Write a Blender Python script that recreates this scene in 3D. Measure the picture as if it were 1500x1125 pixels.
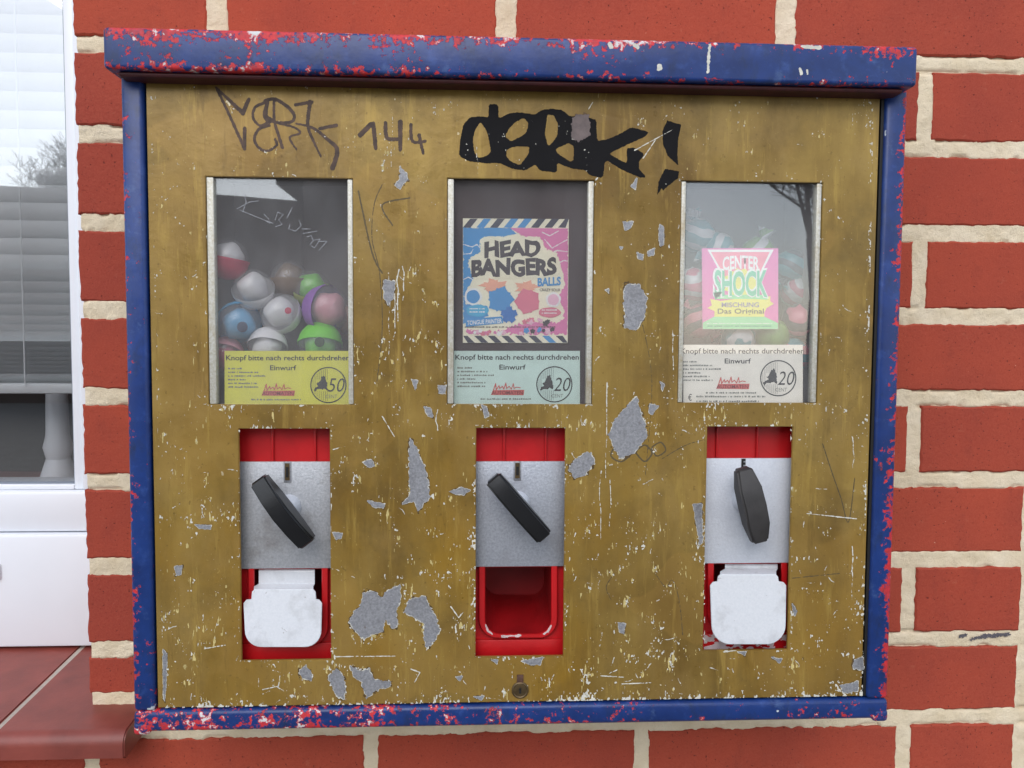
import bpy, bmesh, math, random
import numpy as np
from mathutils import Matrix, Vector

for o in list(bpy.data.objects):
    bpy.data.objects.remove(o)
scene = bpy.context.scene
COL = scene.collection
random.seed(7)

# ------------------------------------------------------------------ camera
F_PX, CX, CY = 1200.0, 750.0, 562.5           # photograph is 1500 x 1125
YAW, PITCH, ROLL = 0.05092, 0.05760, 0.00595
CAM = np.array([0.0, -0.77, 1.15])             # 0.77 m from the brick face (y = 0), 1.15 m above ground
_fw = np.array([math.sin(YAW)*math.cos(PITCH), math.cos(YAW)*math.cos(PITCH), -math.sin(PITCH)])
_rt = np.array([math.cos(YAW), -math.sin(YAW), 0.0])
_up = np.cross(_rt, _fw)
RT = math.cos(ROLL)*_rt + math.sin(ROLL)*_up
UP = -math.sin(ROLL)*_rt + math.cos(ROLL)*_up
FW = _fw
cd = bpy.data.cameras.new('camera')
cd.sensor_fit = 'HORIZONTAL'; cd.sensor_width = 36.0; cd.lens = 36.0*F_PX/1500.0
cd.clip_start = 0.01; cd.clip_end = 500
cam = bpy.data.objects.new('camera', cd); COL.objects.link(cam)
cam.matrix_world = Matrix(((RT[0], UP[0], -FW[0], CAM[0]), (RT[1], UP[1], -FW[1], CAM[1]),
                           (RT[2], UP[2], -FW[2], CAM[2]), (0, 0, 0, 1)))
scene.camera = cam

# ------------------------------------------------------------------ sky, sun, exposure
SUN_EL, SUN_AZ = math.radians(40), math.radians(10)   # behind the photographer, a little to the left
w = bpy.data.worlds.new('World'); scene.world = w; w.use_nodes = True
nt = w.node_tree; nt.nodes.clear()
sky = nt.nodes.new('ShaderNodeTexSky'); sky.sky_type = 'NISHITA'; sky.sun_disc = False
sky.sun_elevation = SUN_EL; sky.sun_rotation = math.radians(180) + SUN_AZ
sky.dust_density = 0.8; sky.air_density = 1.0
hs = nt.nodes.new('ShaderNodeHueSaturation'); hs.inputs['Saturation'].default_value = 0.55
bg = nt.nodes.new('ShaderNodeBackground'); bg.inputs['Strength'].default_value = 0.15
wo = nt.nodes.new('ShaderNodeOutputWorld')
nt.links.new(sky.outputs[0], hs.inputs['Color']); nt.links.new(hs.outputs[0], bg.inputs['Color'])
nt.links.new(bg.outputs[0], wo.inputs['Surface'])
sd = bpy.data.lights.new('sun', 'SUN'); sd.energy = 0.85; sd.angle = math.radians(50); sd.color = (1.0, 0.975, 0.95)
sun = bpy.data.objects.new('sun', sd); COL.objects.link(sun)
sdir = Vector((-math.sin(SUN_AZ)*math.cos(SUN_EL), -math.cos(SUN_AZ)*math.cos(SUN_EL), math.sin(SUN_EL)))
sun.rotation_euler = sdir.to_track_quat('Z', 'Y').to_euler()
sun.location = (-1, -5, 6)
vs = scene.view_settings
vs.view_transform = 'Standard'; vs.look = 'None'; vs.gamma = 1.0; vs.exposure = 0.78; vs.use_curve_mapping = False

# ------------------------------------------------------------------ helpers
def U(px, py, Y):
    """world point where the ray through photo pixel (px, py) meets the plane y = Y"""
    d = (px-CX)*RT - (py-CY)*UP + F_PX*FW
    t = (Y-CAM[1])/d[1]
    p = CAM + d*t
    return Vector((p[0], Y, p[2]))
def UN(px, py, Y):
    px = np.asarray(px, float); py = np.asarray(py, float)
    d = (px-CX)[:, None]*RT - (py-CY)[:, None]*UP + F_PX*FW
    t = (Y-CAM[1])/d[:, 1]
    return CAM + d*t[:, None]
def tag(o, label=None, cat=None, group=None, kind=None):
    if label: o['label'] = label
    if cat: o['category'] = cat
    if group: o['group'] = group
    if kind: o['kind'] = kind
    return o
def empty(name, loc, label=None, cat=None, group=None):
    o = bpy.data.objects.new(name, None); COL.objects.link(o); o.location = loc
    o.empty_display_size = 0.02
    return tag(o, label, cat, group)
def wloc(o):
    v = Vector((0, 0, 0))
    while o is not None:
        v += o.location; o = o.parent
    return v
def link(name, me, mats, parent=None):
    if not isinstance(mats, (list, tuple)): mats = [mats]
    for m in mats: me.materials.append(m)
    o = bpy.data.objects.new(name, me); COL.objects.link(o)
    if parent is not None: o.parent = parent
    return o
def mesh_obj(name, verts, faces, mats, parent=None, smooth=False, mi=None):
    off = wloc(parent) if parent is not None else Vector((0, 0, 0))
    vs_ = np.asarray([tuple(v) for v in verts], float) - np.array(off)
    me = bpy.data.meshes.new(name); me.from_pydata(vs_.tolist(), [], faces)
    if mi is not None: me.polygons.foreach_set('material_index', mi)
    if smooth: me.polygons.foreach_set('use_smooth', [True]*len(me.polygons))
    me.update()
    return link(name, me, mats, parent)
def bm_obj(name, bm, mats, parent=None, smooth=False):
    off = wloc(parent) if parent is not None else Vector((0, 0, 0))
    bmesh.ops.recalc_face_normals(bm, faces=bm.faces)
    for v in bm.verts: v.co -= off
    if smooth:
        for f in bm.faces: f.smooth = True
        for e in bm.edges:
            if len(e.link_faces) == 2 and e.calc_face_angle(0) > math.radians(40): e.smooth = False
    me = bpy.data.meshes.new(name); bm.to_mesh(me); bm.free()
    return link(name, me, mats, parent)
def box_bm(bm, x0, x1, y0, y1, z0, z1, bev=0.0, seg=2):
    r = bmesh.ops.create_cube(bm, size=1.0)
    for v in r['verts']:
        v.co = Vector(((x0+x1)/2+v.co.x*(x1-x0), (y0+y1)/2+v.co.y*(y1-y0), (z0+z1)/2+v.co.z*(z1-z0)))
    if bev > 0:
        es = list({e for v in r['verts'] for e in v.link_edges})
        bmesh.ops.bevel(bm, geom=es, offset=bev, segments=seg, affect='EDGES', profile=0.5)
def box(name, x0, x1, y0, y1, z0, z1, m, parent=None, bev=0.0, seg=2):
    bm = bmesh.new(); box_bm(bm, x0, x1, y0, y1, z0, z1, bev, seg)
    return bm_obj(name, bm, m, parent, smooth=bev > 0)
def extrude_px(name, pts, Yf, Yb, m, parent=None, bev=0.0, Yfun=None):
    """polygon in photo pixels -> a solid between planes Yf (front) and Yb (back)"""
    bm = bmesh.new()
    fr = [bm.verts.new(U(px, py, Yfun(px, py) if Yfun else Yf)) for px, py in pts]
    bk = [bm.verts.new(Vector((v.co.x, v.co.y+(Yb-Yf), v.co.z))) for v in fr]
    ff = bm.faces.new(fr); bm.faces.new(bk[::-1])
    n = len(pts)
    for i in range(n):
        j = (i+1) % n
        bm.faces.new((fr[i], bk[i], bk[j], fr[j]))
    bmesh.ops.recalc_face_normals(bm, faces=bm.faces)
    if bev > 0:
        bmesh.ops.bevel(bm, geom=list(ff.edges), offset=bev, segments=2, affect='EDGES')
    return bm_obj(name, bm, m, parent, smooth=bev > 0)
def rounded(x0, y0, x1, y1, rads, n=6):
    """pixel rectangle, corner radii (tl, tr, br, bl), clockwise"""
    out = []
    for (cx, cy, r, a0) in ((x0+rads[0], y0+rads[0], rads[0], 180), (x1-rads[1], y0+rads[1], rads[1], 270),
                            (x1-rads[2], y1-rads[2], rads[2], 0), (x0+rads[3], y1-rads[3], rads[3], 90)):
        if r <= 0: out.append((cx, cy)); continue
        for k in range(n+1):
            a = math.radians(a0+90*k/n); out.append((cx+r*math.cos(a), cy+r*math.sin(a)))
    return out

# -------- noise and outlines as fields (numpy) turned into flat meshes
def _hash(ix, iy, s):
    h = (ix.astype(np.int64)*374761393 + iy.astype(np.int64)*668265263 + s*1442695041) & 0x7fffffff
    h = ((h ^ (h >> 13))*1274126177) & 0x7fffffff
    return ((h ^ (h >> 16)) & 0xffff)/65535.0
def vnoise(x, y, s=0):
    ix, iy = np.floor(x), np.floor(y); fx, fy = x-ix, y-iy
    fx = fx*fx*(3-2*fx); fy = fy*fy*(3-2*fy)
    a = _hash(ix, iy, s); b = _hash(ix+1, iy, s); c = _hash(ix, iy+1, s); d = _hash(ix+1, iy+1, s)
    return (a*(1-fx)+b*fx)*(1-fy) + (c*(1-fx)+d*fx)*fy
def fbm(x, y, s=0, o=4):
    v = 0; a = 0.5; t = 0
    for k in range(o):
        v = v+a*vnoise(x*2**k+17*k, y*2**k+31*k, s+k*7); t += a; a *= 0.55
    return v/t
def poly_sd(X, Y, pts):
    pts = np.asarray(pts, float); n = len(pts)
    D = np.full(X.shape, 1e9); ins = np.zeros(X.shape, bool)
    for i in range(n):
        ax, ay = pts[i]; bx, by = pts[(i+1) % n]
        dx, dy = bx-ax, by-ay; L = dx*dx+dy*dy+1e-9
        t = np.clip(((X-ax)*dx+(Y-ay)*dy)/L, 0, 1)
        D = np.minimum(D, np.hypot(X-ax-t*dx, Y-ay-t*dy))
        if abs(dy) > 1e-9:
            ins ^= ((ay > Y) != (by > Y)) & (X < dx*(Y-ay)/dy+ax)
    return np.where(ins, D, -D)
def stroke_sd(X, Y, pts, w0, w1=None):
    w1 = w0 if w1 is None else w1
    n = len(pts)-1; F = np.full(X.shape, -1e9)
    for i in range(n):
        ax, ay = pts[i]; bx, by = pts[i+1]; dx, dy = bx-ax, by-ay; L = dx*dx+dy*dy+1e-9
        t = np.clip(((X-ax)*dx+(Y-ay)*dy)/L, 0, 1)
        hw = (w0+(w1-w0)*(i+t)/n)/2
        F = np.maximum(F, hw-np.hypot(X-ax-t*dx, Y-ay-t*dy))
    return F
def grid(x0, y0, x1, y1, st=1.0):
    return np.meshgrid(np.arange(x0, x1+st, st), np.arange(y0, y1+st, st))
def contour(F, X, Y):
    """filled marching squares: pixel vertices and faces where F > 0 (empty border assumed)"""
    V = []; P = []
    ins = F > 0
    c = ins[:-1, :-1].astype(int)+ins[:-1, 1:]+ins[1:, 1:]+ins[1:, :-1]
    full = c == 4
    for r in np.where(full.any(axis=1))[0]:
        row = full[r].astype(int); dd = np.diff(np.concatenate(([0], row, [0])))
        for a, b in zip(np.where(dd == 1)[0], np.where(dd == -1)[0]):
            k = len(V)
            V += [(X[r, a], Y[r, a]), (X[r, b], Y[r, b]), (X[r+1, b], Y[r+1, b]), (X[r+1, a], Y[r+1, a])]
            P.append((k+3, k+2, k+1, k))
    for r, q in zip(*np.where((c > 0) & (c < 4))):
        cs = ((r, q), (r, q+1), (r+1, q+1), (r+1, q)); poly = []
        for i in range(4):
            p, n = cs[i], cs[(i+1) % 4]; fp, fn = F[p], F[n]
            if fp > 0: poly.append((X[p], Y[p]))
            if (fp > 0) != (fn > 0):
                t = fp/(fp-fn); poly.append((X[p]+t*(X[n]-X[p]), Y[p]+t*(Y[n]-Y[p])))
        if len(poly) >= 3:
            k = len(V); V += poly; P.append(tuple(range(k+len(poly)-1, k-1, -1)))
    return V, P
def field_obj(name, layers, mats, parent):
    """layers: (F, X, Y, plane, material index); one flat mesh"""
    AV = []; AF = []; MI = []
    for F, X, Y, Yp, m in layers:
        V, P = contour(F, X, Y)
        if not V: continue
        V = np.array(V); k = len(AV)
        AV += UN(V[:, 0], V[:, 1], Yp).tolist()
        AF += [tuple(i+k for i in p) for p in P]; MI += [m]*len(P)
    if not AF: return None
    return mesh_obj(name, AV, AF, mats, parent, mi=MI)

# ------------------------------------------------------------------ materials
def lin(r, g, b):
    f = lambda c: (c/255/12.92) if c/255 <= 0.04045 else ((c/255+0.055)/1.055)**2.4
    return (f(r), f(g), f(b), 1.0)
class N:
    """small wrapper for writing node trees"""
    def __init__(s, name):
        s.m = bpy.data.materials.new(name); s.m.use_nodes = True; s.t = s.m.node_tree; s.t.nodes.clear()
        s.out = s.t.nodes.new('ShaderNodeOutputMaterial'); s.bs = s.t.nodes.new('ShaderNodeBsdfPrincipled')
        s.t.links.new(s.bs.outputs[0], s.out.inputs['Surface'])
        s.pos = s.t.nodes.new('ShaderNodeNewGeometry').outputs['Position']
    def n(s, t): return s.t.nodes.new(t)
    def L(s, a, b):
        if hasattr(a, 'links'): s.t.links.new(a, b)
        else: b.default_value = a
    def noise(s, scale, detail=4, rough=0.55, vec=None, dist=0.0, stretch=None, off=0.0):
        nd = s.n('ShaderNodeTexNoise'); nd.inputs['Scale'].default_value = scale
        nd.inputs['Detail'].default_value = detail; nd.inputs['Roughness'].default_value = rough
        nd.inputs['Distortion'].default_value = dist
        v = vec or s.pos
        if stretch or off:
            mp = s.n('ShaderNodeMapping'); mp.inputs['Scale'].default_value = stretch or (1, 1, 1)
            mp.inputs['Location'].default_value = (off, off*.7, off*.3)
            s.t.links.new(v, mp.inputs['Vector']); v = mp.outputs[0]
        s.t.links.new(v, nd.inputs['Vector'])
        return nd.outputs['Fac']
    def math(s, op, a, b=0.0, c=0.0, clamp=False):
        nd = s.n('ShaderNodeMath'); nd.operation = op; nd.use_clamp = clamp
        s.L(a, nd.inputs[0]); s.L(b, nd.inputs[1]); s.L(c, nd.inputs[2]); return nd.outputs[0]
    def ramp(s, v, lo, hi, a=0.0, b=1.0):
        nd = s.n('ShaderNodeMapRange'); nd.clamp = True
        s.L(v, nd.inputs[0]); s.L(lo, nd.inputs[1]); s.L(hi, nd.inputs[2]); s.L(a, nd.inputs[3]); s.L(b, nd.inputs[4])
        return nd.outputs[0]
    def mix(s, f, a, b):
        nd = s.n('ShaderNodeMix'); nd.data_type = 'RGBA'
        s.L(f, nd.inputs[0]); s.L(a, nd.inputs[6]); s.L(b, nd.inputs[7]); return nd.outputs[2]
    def xyz(s):
        nd = s.n('ShaderNodeSeparateXYZ'); s.t.links.new(s.pos, nd.inputs[0]); return nd.outputs
    def bump(s, h, strength=0.3, dist=0.001):
        nd = s.n('ShaderNodeBump'); nd.inputs['Strength'].default_value = strength; nd.inputs['Distance'].default_value = dist
        s.L(h, nd.inputs['Height']); s.t.links.new(nd.outputs[0], s.bs.inputs['Normal'])
    def set(s, color=None, rough=None, metal=None, spec=None, **k):
        if color is not None: s.L(color, s.bs.inputs['Base Color'])
        if rough is not None: s.L(rough, s.bs.inputs['Roughness'])
        if metal is not None: s.L(metal, s.bs.inputs['Metallic'])
        if spec is not None: s.L(spec, s.bs.inputs['Specular IOR Level'])
        return s
def plain(name, col, rough=0.5, var=0.12, scale=60, metal=0.0, spec=0.5, bump=0.0, bscale=400):
    n = N(name)
    c2 = tuple(max(0, c*(1-var*2)) for c in col[:3])+(1,)
    n.set(n.mix(n.ramp(n.noise(scale, 5), 0.35, 0.7), col, c2), rough, metal, spec)
    if bump: n.bump(n.noise(bscale, 4), bump, 0.0006)
    return n.m

def brick_material():
    n = N('brick')
    oi = n.n('ShaderNodeObjectInfo').outputs['Random']
    a0 = n.mix(n.math('FRACT', n.math('MULTIPLY', oi, 7.31)), lin(176, 74, 50), lin(152, 58, 42))
    a = n.mix(oi, lin(178, 74, 50), lin(142, 56, 46))
    a = n.mix(0.5, a, a0)
    big = n.ramp(n.noise(14, 4, off=3), 0.3, 0.75)
    soot = n.ramp(n.noise(40, 7, 0.72, stretch=(1, 1, 0.5), off=61), 0.55, 0.78, 0, 0.5)
    c = n.mix(n.math('MULTIPLY', big, 0.55), a, lin(132, 52, 44))
    c = n.mix(soot, c, lin(112, 44, 40))
    fine = n.noise(700, 6, 0.7)
    c = n.mix(n.ramp(fine, 0.35, 0.75, 0.0, 0.22), c, lin(208, 116, 90))
    pit = n.ramp(n.noise(420, 2, 0.5, off=9), 0.66, 0.73)
    c = n.mix(n.math('MULTIPLY', pit, 0.75), c, lin(75, 32, 28))
    wh = n.ramp(n.noise(300, 3, 0.6, off=21), 0.745, 0.78)
    c = n.mix(n.math('MULTIPLY', wh, 0.7), c, lin(215, 175, 150))
    smear = n.ramp(n.noise(60, 6, 0.7, off=33), 0.62, 0.80)
    c = n.mix(n.math('MULTIPLY', smear, 0.25), c, lin(205, 150, 120))
    n.set(c, 0.82, 0.0, 0.25)
    h = n.math('ADD', n.math('MULTIPLY', fine, 0.5), n.math('ADD', n.noise(160, 4), n.math('MULTIPLY', pit, -0.8)))
    n.bump(h, 0.55, 0.0012)
    return n.m
def mortar_material():
    n = N('mortar')
    g = n.noise(900, 5, 0.75)
    c = n.mix(n.ramp(n.noise(35, 4), 0.3, 0.7), lin(238, 223, 196), lin(222, 204, 172))
    c = n.mix(n.ramp(n.noise(70, 6, 0.7, off=91), 0.58, 0.78, 0, 0.28), c, lin(168, 152, 132))
    c = n.mix(n.ramp(g, 0.58, 0.78, 0, 0.55), c, lin(120, 108, 94))
    c = n.mix(n.ramp(n.noise(28, 5, 0.6, off=5), 0.66, 0.78, 0, 0.35), c, lin(140, 128, 118))
    n.set(c, 0.92, 0.0, 0.15)
    n.bump(n.math('ADD', g, n.math('MULTIPLY', n.noise(330, 4), 0.9)), 0.8, 0.0013)
    return n.m
def gold_material():
    n = N('gold_lacquer')
    base = n.mix(n.ramp(n.noise(9, 5, 0.6, dist=0.6), 0.3, 0.7), lin(164, 136, 70), lin(122, 95, 42))
    streak = n.noise(22, 5, 0.6, stretch=(1.0, 1.0, 0.22), off=2)
    c = n.mix(n.ramp(streak, 0.45, 0.72, 0, 0.75), base, lin(98, 72, 28))
    low = n.ramp(n.xyz()[2], 1.20, 0.98)
    yel = n.math('MULTIPLY', low, n.ramp(n.noise(12, 5, 0.65, stretch=(1, 1, 0.5), off=8), 0.46, 0.68))
    c = n.mix(n.math('MULTIPLY', yel, 0.65), c, lin(160, 122, 38))
    grime = n.ramp(n.noise(15, 7, 0.68, off=13), 0.50, 0.68)
    c = n.mix(n.math('MULTIPLY', grime, 0.45), c, lin(92, 76, 42))
    pale = n.ramp(n.noise(11, 7, 0.7, stretch=(1, 1, 0.6), off=57), 0.53, 0.70)
    c = n.mix(n.math('MULTIPLY', pale, 0.45), c, lin(164, 136, 80))
    # the old lacquer ends in hard tide marks
    tide = n.ramp(n.noise(7, 3, 0.5, dist=0.4, off=31), 0.545, 0.555)
    c = n.mix(n.math('MULTIPLY', tide, 0.28), c, lin(162, 128, 64))
    sp = n.noise(330, 3, 0.6, off=5)
    c = n.mix(n.ramp(sp, 0.66, 0.74, 0, 0.5), c, lin(196, 170, 98))
    vs_ = n.noise(120, 5, 0.7, stretch=(1, 1, 0.10), off=44)
    c = n.mix(n.ramp(vs_, 0.56, 0.72, 0, 0.55), c, lin(182, 152, 76))
    c = n.mix(n.ramp(n.noise(95, 5, 0.7, stretch=(1, 1, 0.12), off=64), 0.60, 0.74, 0, 0.45), c, lin(88, 66, 28))
    c = n.mix(n.ramp(n.noise(260, 4, 0.6, off=15), 0.64, 0.72, 0, 0.45), c, lin(84, 62, 30))
    dots = n.math('MULTIPLY', n.ramp(n.noise(150, 2, 0.5, off=25), 0.755, 0.775), n.ramp(n.noise(20, 3, off=71), 0.48, 0.6))
    c = n.mix(n.math('MULTIPLY', dots, 0.85), c, lin(222, 212, 180))
    n.set(c, n.ramp(n.noise(30, 4, off=3), 0.3, 0.7, 0.27, 0.48), 0.3, 0.5)
    n.bump(n.math('ADD', n.noise(38, 5, 0.6, dist=0.8), n.math('MULTIPLY', n.noise(240, 4), 0.35)), 0.16, 0.002)
    return n.m
def blue_material(name, edges, side=None, amount=0.0, pale=0.62):
    """blue paint over red primer; edges: (axis, value at edge, width, weight); side: (axis, from, to, weight)"""
    n = N(name); X = n.xyz()
    d = amount
    for ax, e, wd, wt in edges:
        t = n.ramp(X[ax], e, e+wd, wt, 0.0) if wd > 0 else n.ramp(X[ax], e+wd, e, 0.0, wt)
        d = n.math('ADD', d, t)
    if side:
        for ax, a, b, wt in side: d = n.math('ADD', d, n.ramp(X[ax], a, b, wt, 0.0))
    clus = n.noise(30, 3, 0.5, off=4)
    fl = n.noise(220, 5, 0.66, off=11)
    v = n.math('ADD', n.math('MULTIPLY', n.math('SUBTRACT', clus, 0.5), 0.5), n.math('ADD', fl, d))
    red = n.ramp(v, 0.70, 0.735)
    blue = n.mix(n.ramp(n.noise(26, 5, 0.6), 0.3, 0.7), lin(24, 58, 126), lin(14, 40, 94))
    blue = n.mix(n.ramp(n.noise(90, 5, 0.65, off=6), 0.55, 0.75, 0, 0.35), blue, lin(66, 98, 168))
    blue = n.mix(n.ramp(n.noise(55, 5, 0.65, off=16), 0.62, 0.75, 0, 0.6), blue, lin(24, 36, 66))
    rc = n.mix(n.ramp(n.noise(300, 3, off=2), 0.4, 0.65), lin(206, 44, 52), lin(170, 48, 54))
    c = n.mix(red, blue, rc)
    grim = n.ramp(n.noise(70, 6, 0.7, stretch=(1, 1, 0.5), off=52), 0.54, 0.72, 0, 0.6)
    c = n.mix(grim, c, lin(30, 40, 62))
    c = n.mix(n.ramp(n.noise(45, 6, 0.7, off=82), 0.60, 0.76, 0, 0.5), c, lin(92, 118, 160))
    wh = n.math('MULTIPLY', n.ramp(v, 0.76, 0.80), n.ramp(n.noise(130, 3, off=19), pale, pale+0.06))
    c = n.mix(wh, c, lin(205, 205, 205))
    w2 = n.ramp(n.noise(85, 2, 0.5, off=43), 0.765, 0.785)
    c = n.mix(w2, c, lin(196, 204, 208))
    n.set(c, n.ramp(red, 0, 1, 0.36, 0.6), 0.0, 0.5)
    n.bump(n.math('ADD', n.math('MULTIPLY', red, -0.7), n.math('MULTIPLY', n.noise(60, 4), 0.8)), 0.5, 0.0009)
    return n.m
def silver_material(name, base, speck, rough=0.5, metal=0.55, dark=None):
    n = N(name)
    g = n.noise(520, 4, 0.7)
    bst = 0.5 if name != 'pale_flap_metal' else 0.12
    c = n.mix(n.ramp(g, 0.35, 0.7), base, speck)
    c = n.mix(n.ramp(n.noise(40, 5, 0.6, off=4), 0.52, 0.72, 0, 0.5), c, dark or lin(120, 112, 106))
    c = n.mix(n.ramp(n.noise(210, 3, 0.6, off=12), 0.70, 0.76, 0, 0.6), c, lin(110, 92, 82))
    n.set(c, rough, metal, 0.5)
    n.bump(g, bst, 0.0007)
    return n.m
def glass_material(name, haze=0.08, f0=0.05, dust=(0.62, 0.62, 0.64, 1)):
    n = N(name); t = n.t
    t.nodes.remove(n.bs)
    tr = n.n('ShaderNodeBsdfTransparent'); gl = n.n('ShaderNodeBsdfGlossy'); gl.inputs['Roughness'].default_value = 0.015
    df = n.n('ShaderNodeBsdfDiffuse'); df.inputs['Color'].default_value = dust
    geo = n.n('ShaderNodeNewGeometry'); dp = n.n('ShaderNodeVectorMath'); dp.operation = 'DOT_PRODUCT'
    t.links.new(geo.outputs['Normal'], dp.inputs[0]); t.links.new(geo.outputs['Incoming'], dp.inputs[1])
    graz = n.math('POWER', n.math('SUBTRACT', 1.0, n.math('ABSOLUTE', dp.outputs['Value']), clamp=True), 5.0)
    refl = n.math('ADD', f0, n.math('MULTIPLY', graz, 1.0-f0), clamp=True)      # Schlick, same from both sides
    m1 = n.n('ShaderNodeMixShader'); m2 = n.n('ShaderNodeMixShader')
    h = n.math('MULTIPLY', n.ramp(n.noise(22, 6, 0.65, stretch=(1, 1, 0.5)), 0.25, 0.8, 0.4, 1.5), haze)
    spk = n.ramp(n.noise(420, 3, 0.6, off=7), 0.72, 0.78, 0, haze*2.5)
    t.links.new(n.math('ADD', h, spk), m1.inputs[0]); t.links.new(tr.outputs[0], m1.inputs[1]); t.links.new(df.outputs[0], m1.inputs[2])
    t.links.new(refl, m2.inputs[0]); t.links.new(m1.outputs[0], m2.inputs[1]); t.links.new(gl.outputs[0], m2.inputs[2])
    t.links.new(m2.outputs[0], n.out.inputs['Surface'])
    return n.m

M = {}
M['brick'] = brick_material(); M['mortar'] = mortar_material(); M['gold'] = gold_material()
M['zinc'] = silver_material('bare_zinc', lin(156, 157, 161), lin(122, 123, 128), 0.5, 0.3, lin(96, 94, 94))
M['chipdirt'] = plain('brown_chip_grime', lin(92, 70, 34), 0.6, 0.2, 120)
M['oldchip'] = plain('stained_grey_metal', lin(112, 98, 96), 0.55, 0.25, 90)
M['pale'] = plain('pale_undercoat', lin(206, 186, 122), 0.5, 0.2, 160)
M['whitechip'] = plain('white_undercoat', lin(214, 212, 200), 0.6, 0.12, 160)
M['ink'] = plain('black_marker_ink', lin(16, 15, 18), 0.7, 0.2, 40, spec=0.2)
M['ink2'] = plain('faded_marker_ink', lin(84, 62, 50), 0.6, 0.32, 160)
M['pencil_dark'] = plain('grey_pen', lin(96, 92, 98), 0.7, 0.2, 300)
M['pencil'] = plain('thin_pen_line', lin(92, 78, 50), 0.6, 0.15, 90)
M['chute_red'] = plain('shaded_red_chute', lin(150, 14, 20), 0.45, 0.2, 30)  # red paint darkened: shade inside the chute is in the colour
M['red'] = plain('red_paint', lin(198, 22, 28), 0.38, 0.14, 30, bump=0.25, bscale=150)
M['redworn'] = plain('worn_white_primer', lin(215, 195, 195), 0.6, 0.15, 120)
M['plate_a'] = silver_material('hammered_silver_paint', lin(188, 190, 194), lin(160, 163, 168), 0.42, 0.35)
M['plate_b'] = silver_material('silver_paint', lin(182, 186, 194), lin(152, 156, 166), 0.40, 0.40, lin(150, 150, 156))
M['plate_c'] = silver_material('white_silver_paint', lin(206, 210, 218), lin(194, 198, 206), 0.5, 0.1, lin(180, 184, 194))
M['flap'] = silver_material('pale_flap_metal', lin(216, 218, 222), lin(206, 209, 214), 0.38, 0.15, lin(150, 149, 148))
M['rubber'] = plain('black_plastic', lin(20, 21, 24), 0.36, 0.15, 60, spec=0.5, bump=0.2, bscale=220)
M['rubber2'] = plain('worn_black_plastic', lin(56, 54, 54), 0.55, 0.18, 70, bump=0.3, bscale=220)
M['slot'] = plain('slot_dark', lin(18, 16, 15), 0.6, 0.1)
M['brass'] = plain('tarnished_brass', lin(104, 86, 58), 0.45, 0.2, 200, metal=0.6)
M['underlip'] = plain('shaded_red_underside', lin(72, 22, 26), 0.6, 0.25, 120)  # red of the lip, with the shadow under the lid painted in
M['rust'] = plain('rusty_steel', lin(92, 62, 48), 0.7, 0.2, 200)
M['rail'] = silver_material('worn_aluminium_rail', lin(206, 205, 198), lin(178, 172, 150), 0.45, 0.25, lin(150, 124, 62))
M['bin'] = plain('dark_bin', lin(132, 124, 122), 0.7, 0.1, 20)
M['board'] = plain('dark_brown_board', lin(70, 56, 56), 0.7, 0.12, 20)
M['panes'] = [glass_material('scratched_pane', h_, f_, (0.8, 0.8, 0.82, 1)) for h_, f_ in ((0.075, 0.12), (0.050, 0.12), (0.045, 0.085))]
M['house_glass'] = glass_material('house_window_glass', 0.004, 0.25)
M['pvc'] = plain('white_pvc', lin(232, 236, 242), 0.35, 0.02, 10)
M['slat'] = plain('blind_slat_white', lin(232, 236, 238), 0.45, 0.03, 10)
M['gasket'] = plain('grey_gasket', lin(120, 128, 140), 0.6, 0.05, 30)
M['room'] = plain('dim_room', lin(70, 62, 58), 0.9, 0.1, 3)
M['terracotta'] = plain('terracotta_tile', lin(138, 66, 56), 0.45, 0.16, 26, bump=0.25, bscale=420)
M['grout'] = plain('grey_grout', lin(188, 178, 166), 0.9, 0.1, 200)
M['text'] = plain('print_black', lin(58, 58, 56), 0.7, 0.05)
M['ground'] = plain('paving_grey', lin(128, 124, 118), 0.9, 0.1, 6)
M['far_wall'] = plain('dark_far_brick', lin(74, 60, 54), 0.9, 0.1, 4)
M['far_roof'] = plain('dark_far_roof', lin(58, 54, 54), 0.8, 0.1, 4)
M['bark'] = plain('bark', lin(62, 54, 48), 0.9, 0.1, 20)
def cm(name, *rgb):
    if name not in M: M[name] = plain(name, lin(*rgb), 0.55, 0.04, 80)
    return M[name]
# ================================================================== SETTING
D0 = 0.77
def WX(v): return CAM[0]+v*D0
def WZ(v): return CAM[2]+v*D0
XL, XR = WX(-0.4625), WX(0.7075)              # pier between two window openings
PITCHZ = 0.1031*D0
def bedz(k): return WZ(0.338)-PITCHZ*k         # centre of the bed joint above row k+1
BT = 0.0155                                    # bed joint thickness
rng = np.random.RandomState(3)

# ground behind the photographer (seen only in reflections, carries the tree and the house)
mesh_obj('ground', [(-60, -60, 0), (60, -60, 0), (60, 20, 0), (-60, 20, 0)], [(0, 1, 2, 3)], M['ground'])['kind'] = 'structure'

SILL_Z = U(150, 1033, 0.0).z                   # sill surface where it meets the wall face
SLOPE = 0.075
def sill_z(y): return SILL_Z + y*SLOPE

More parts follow.
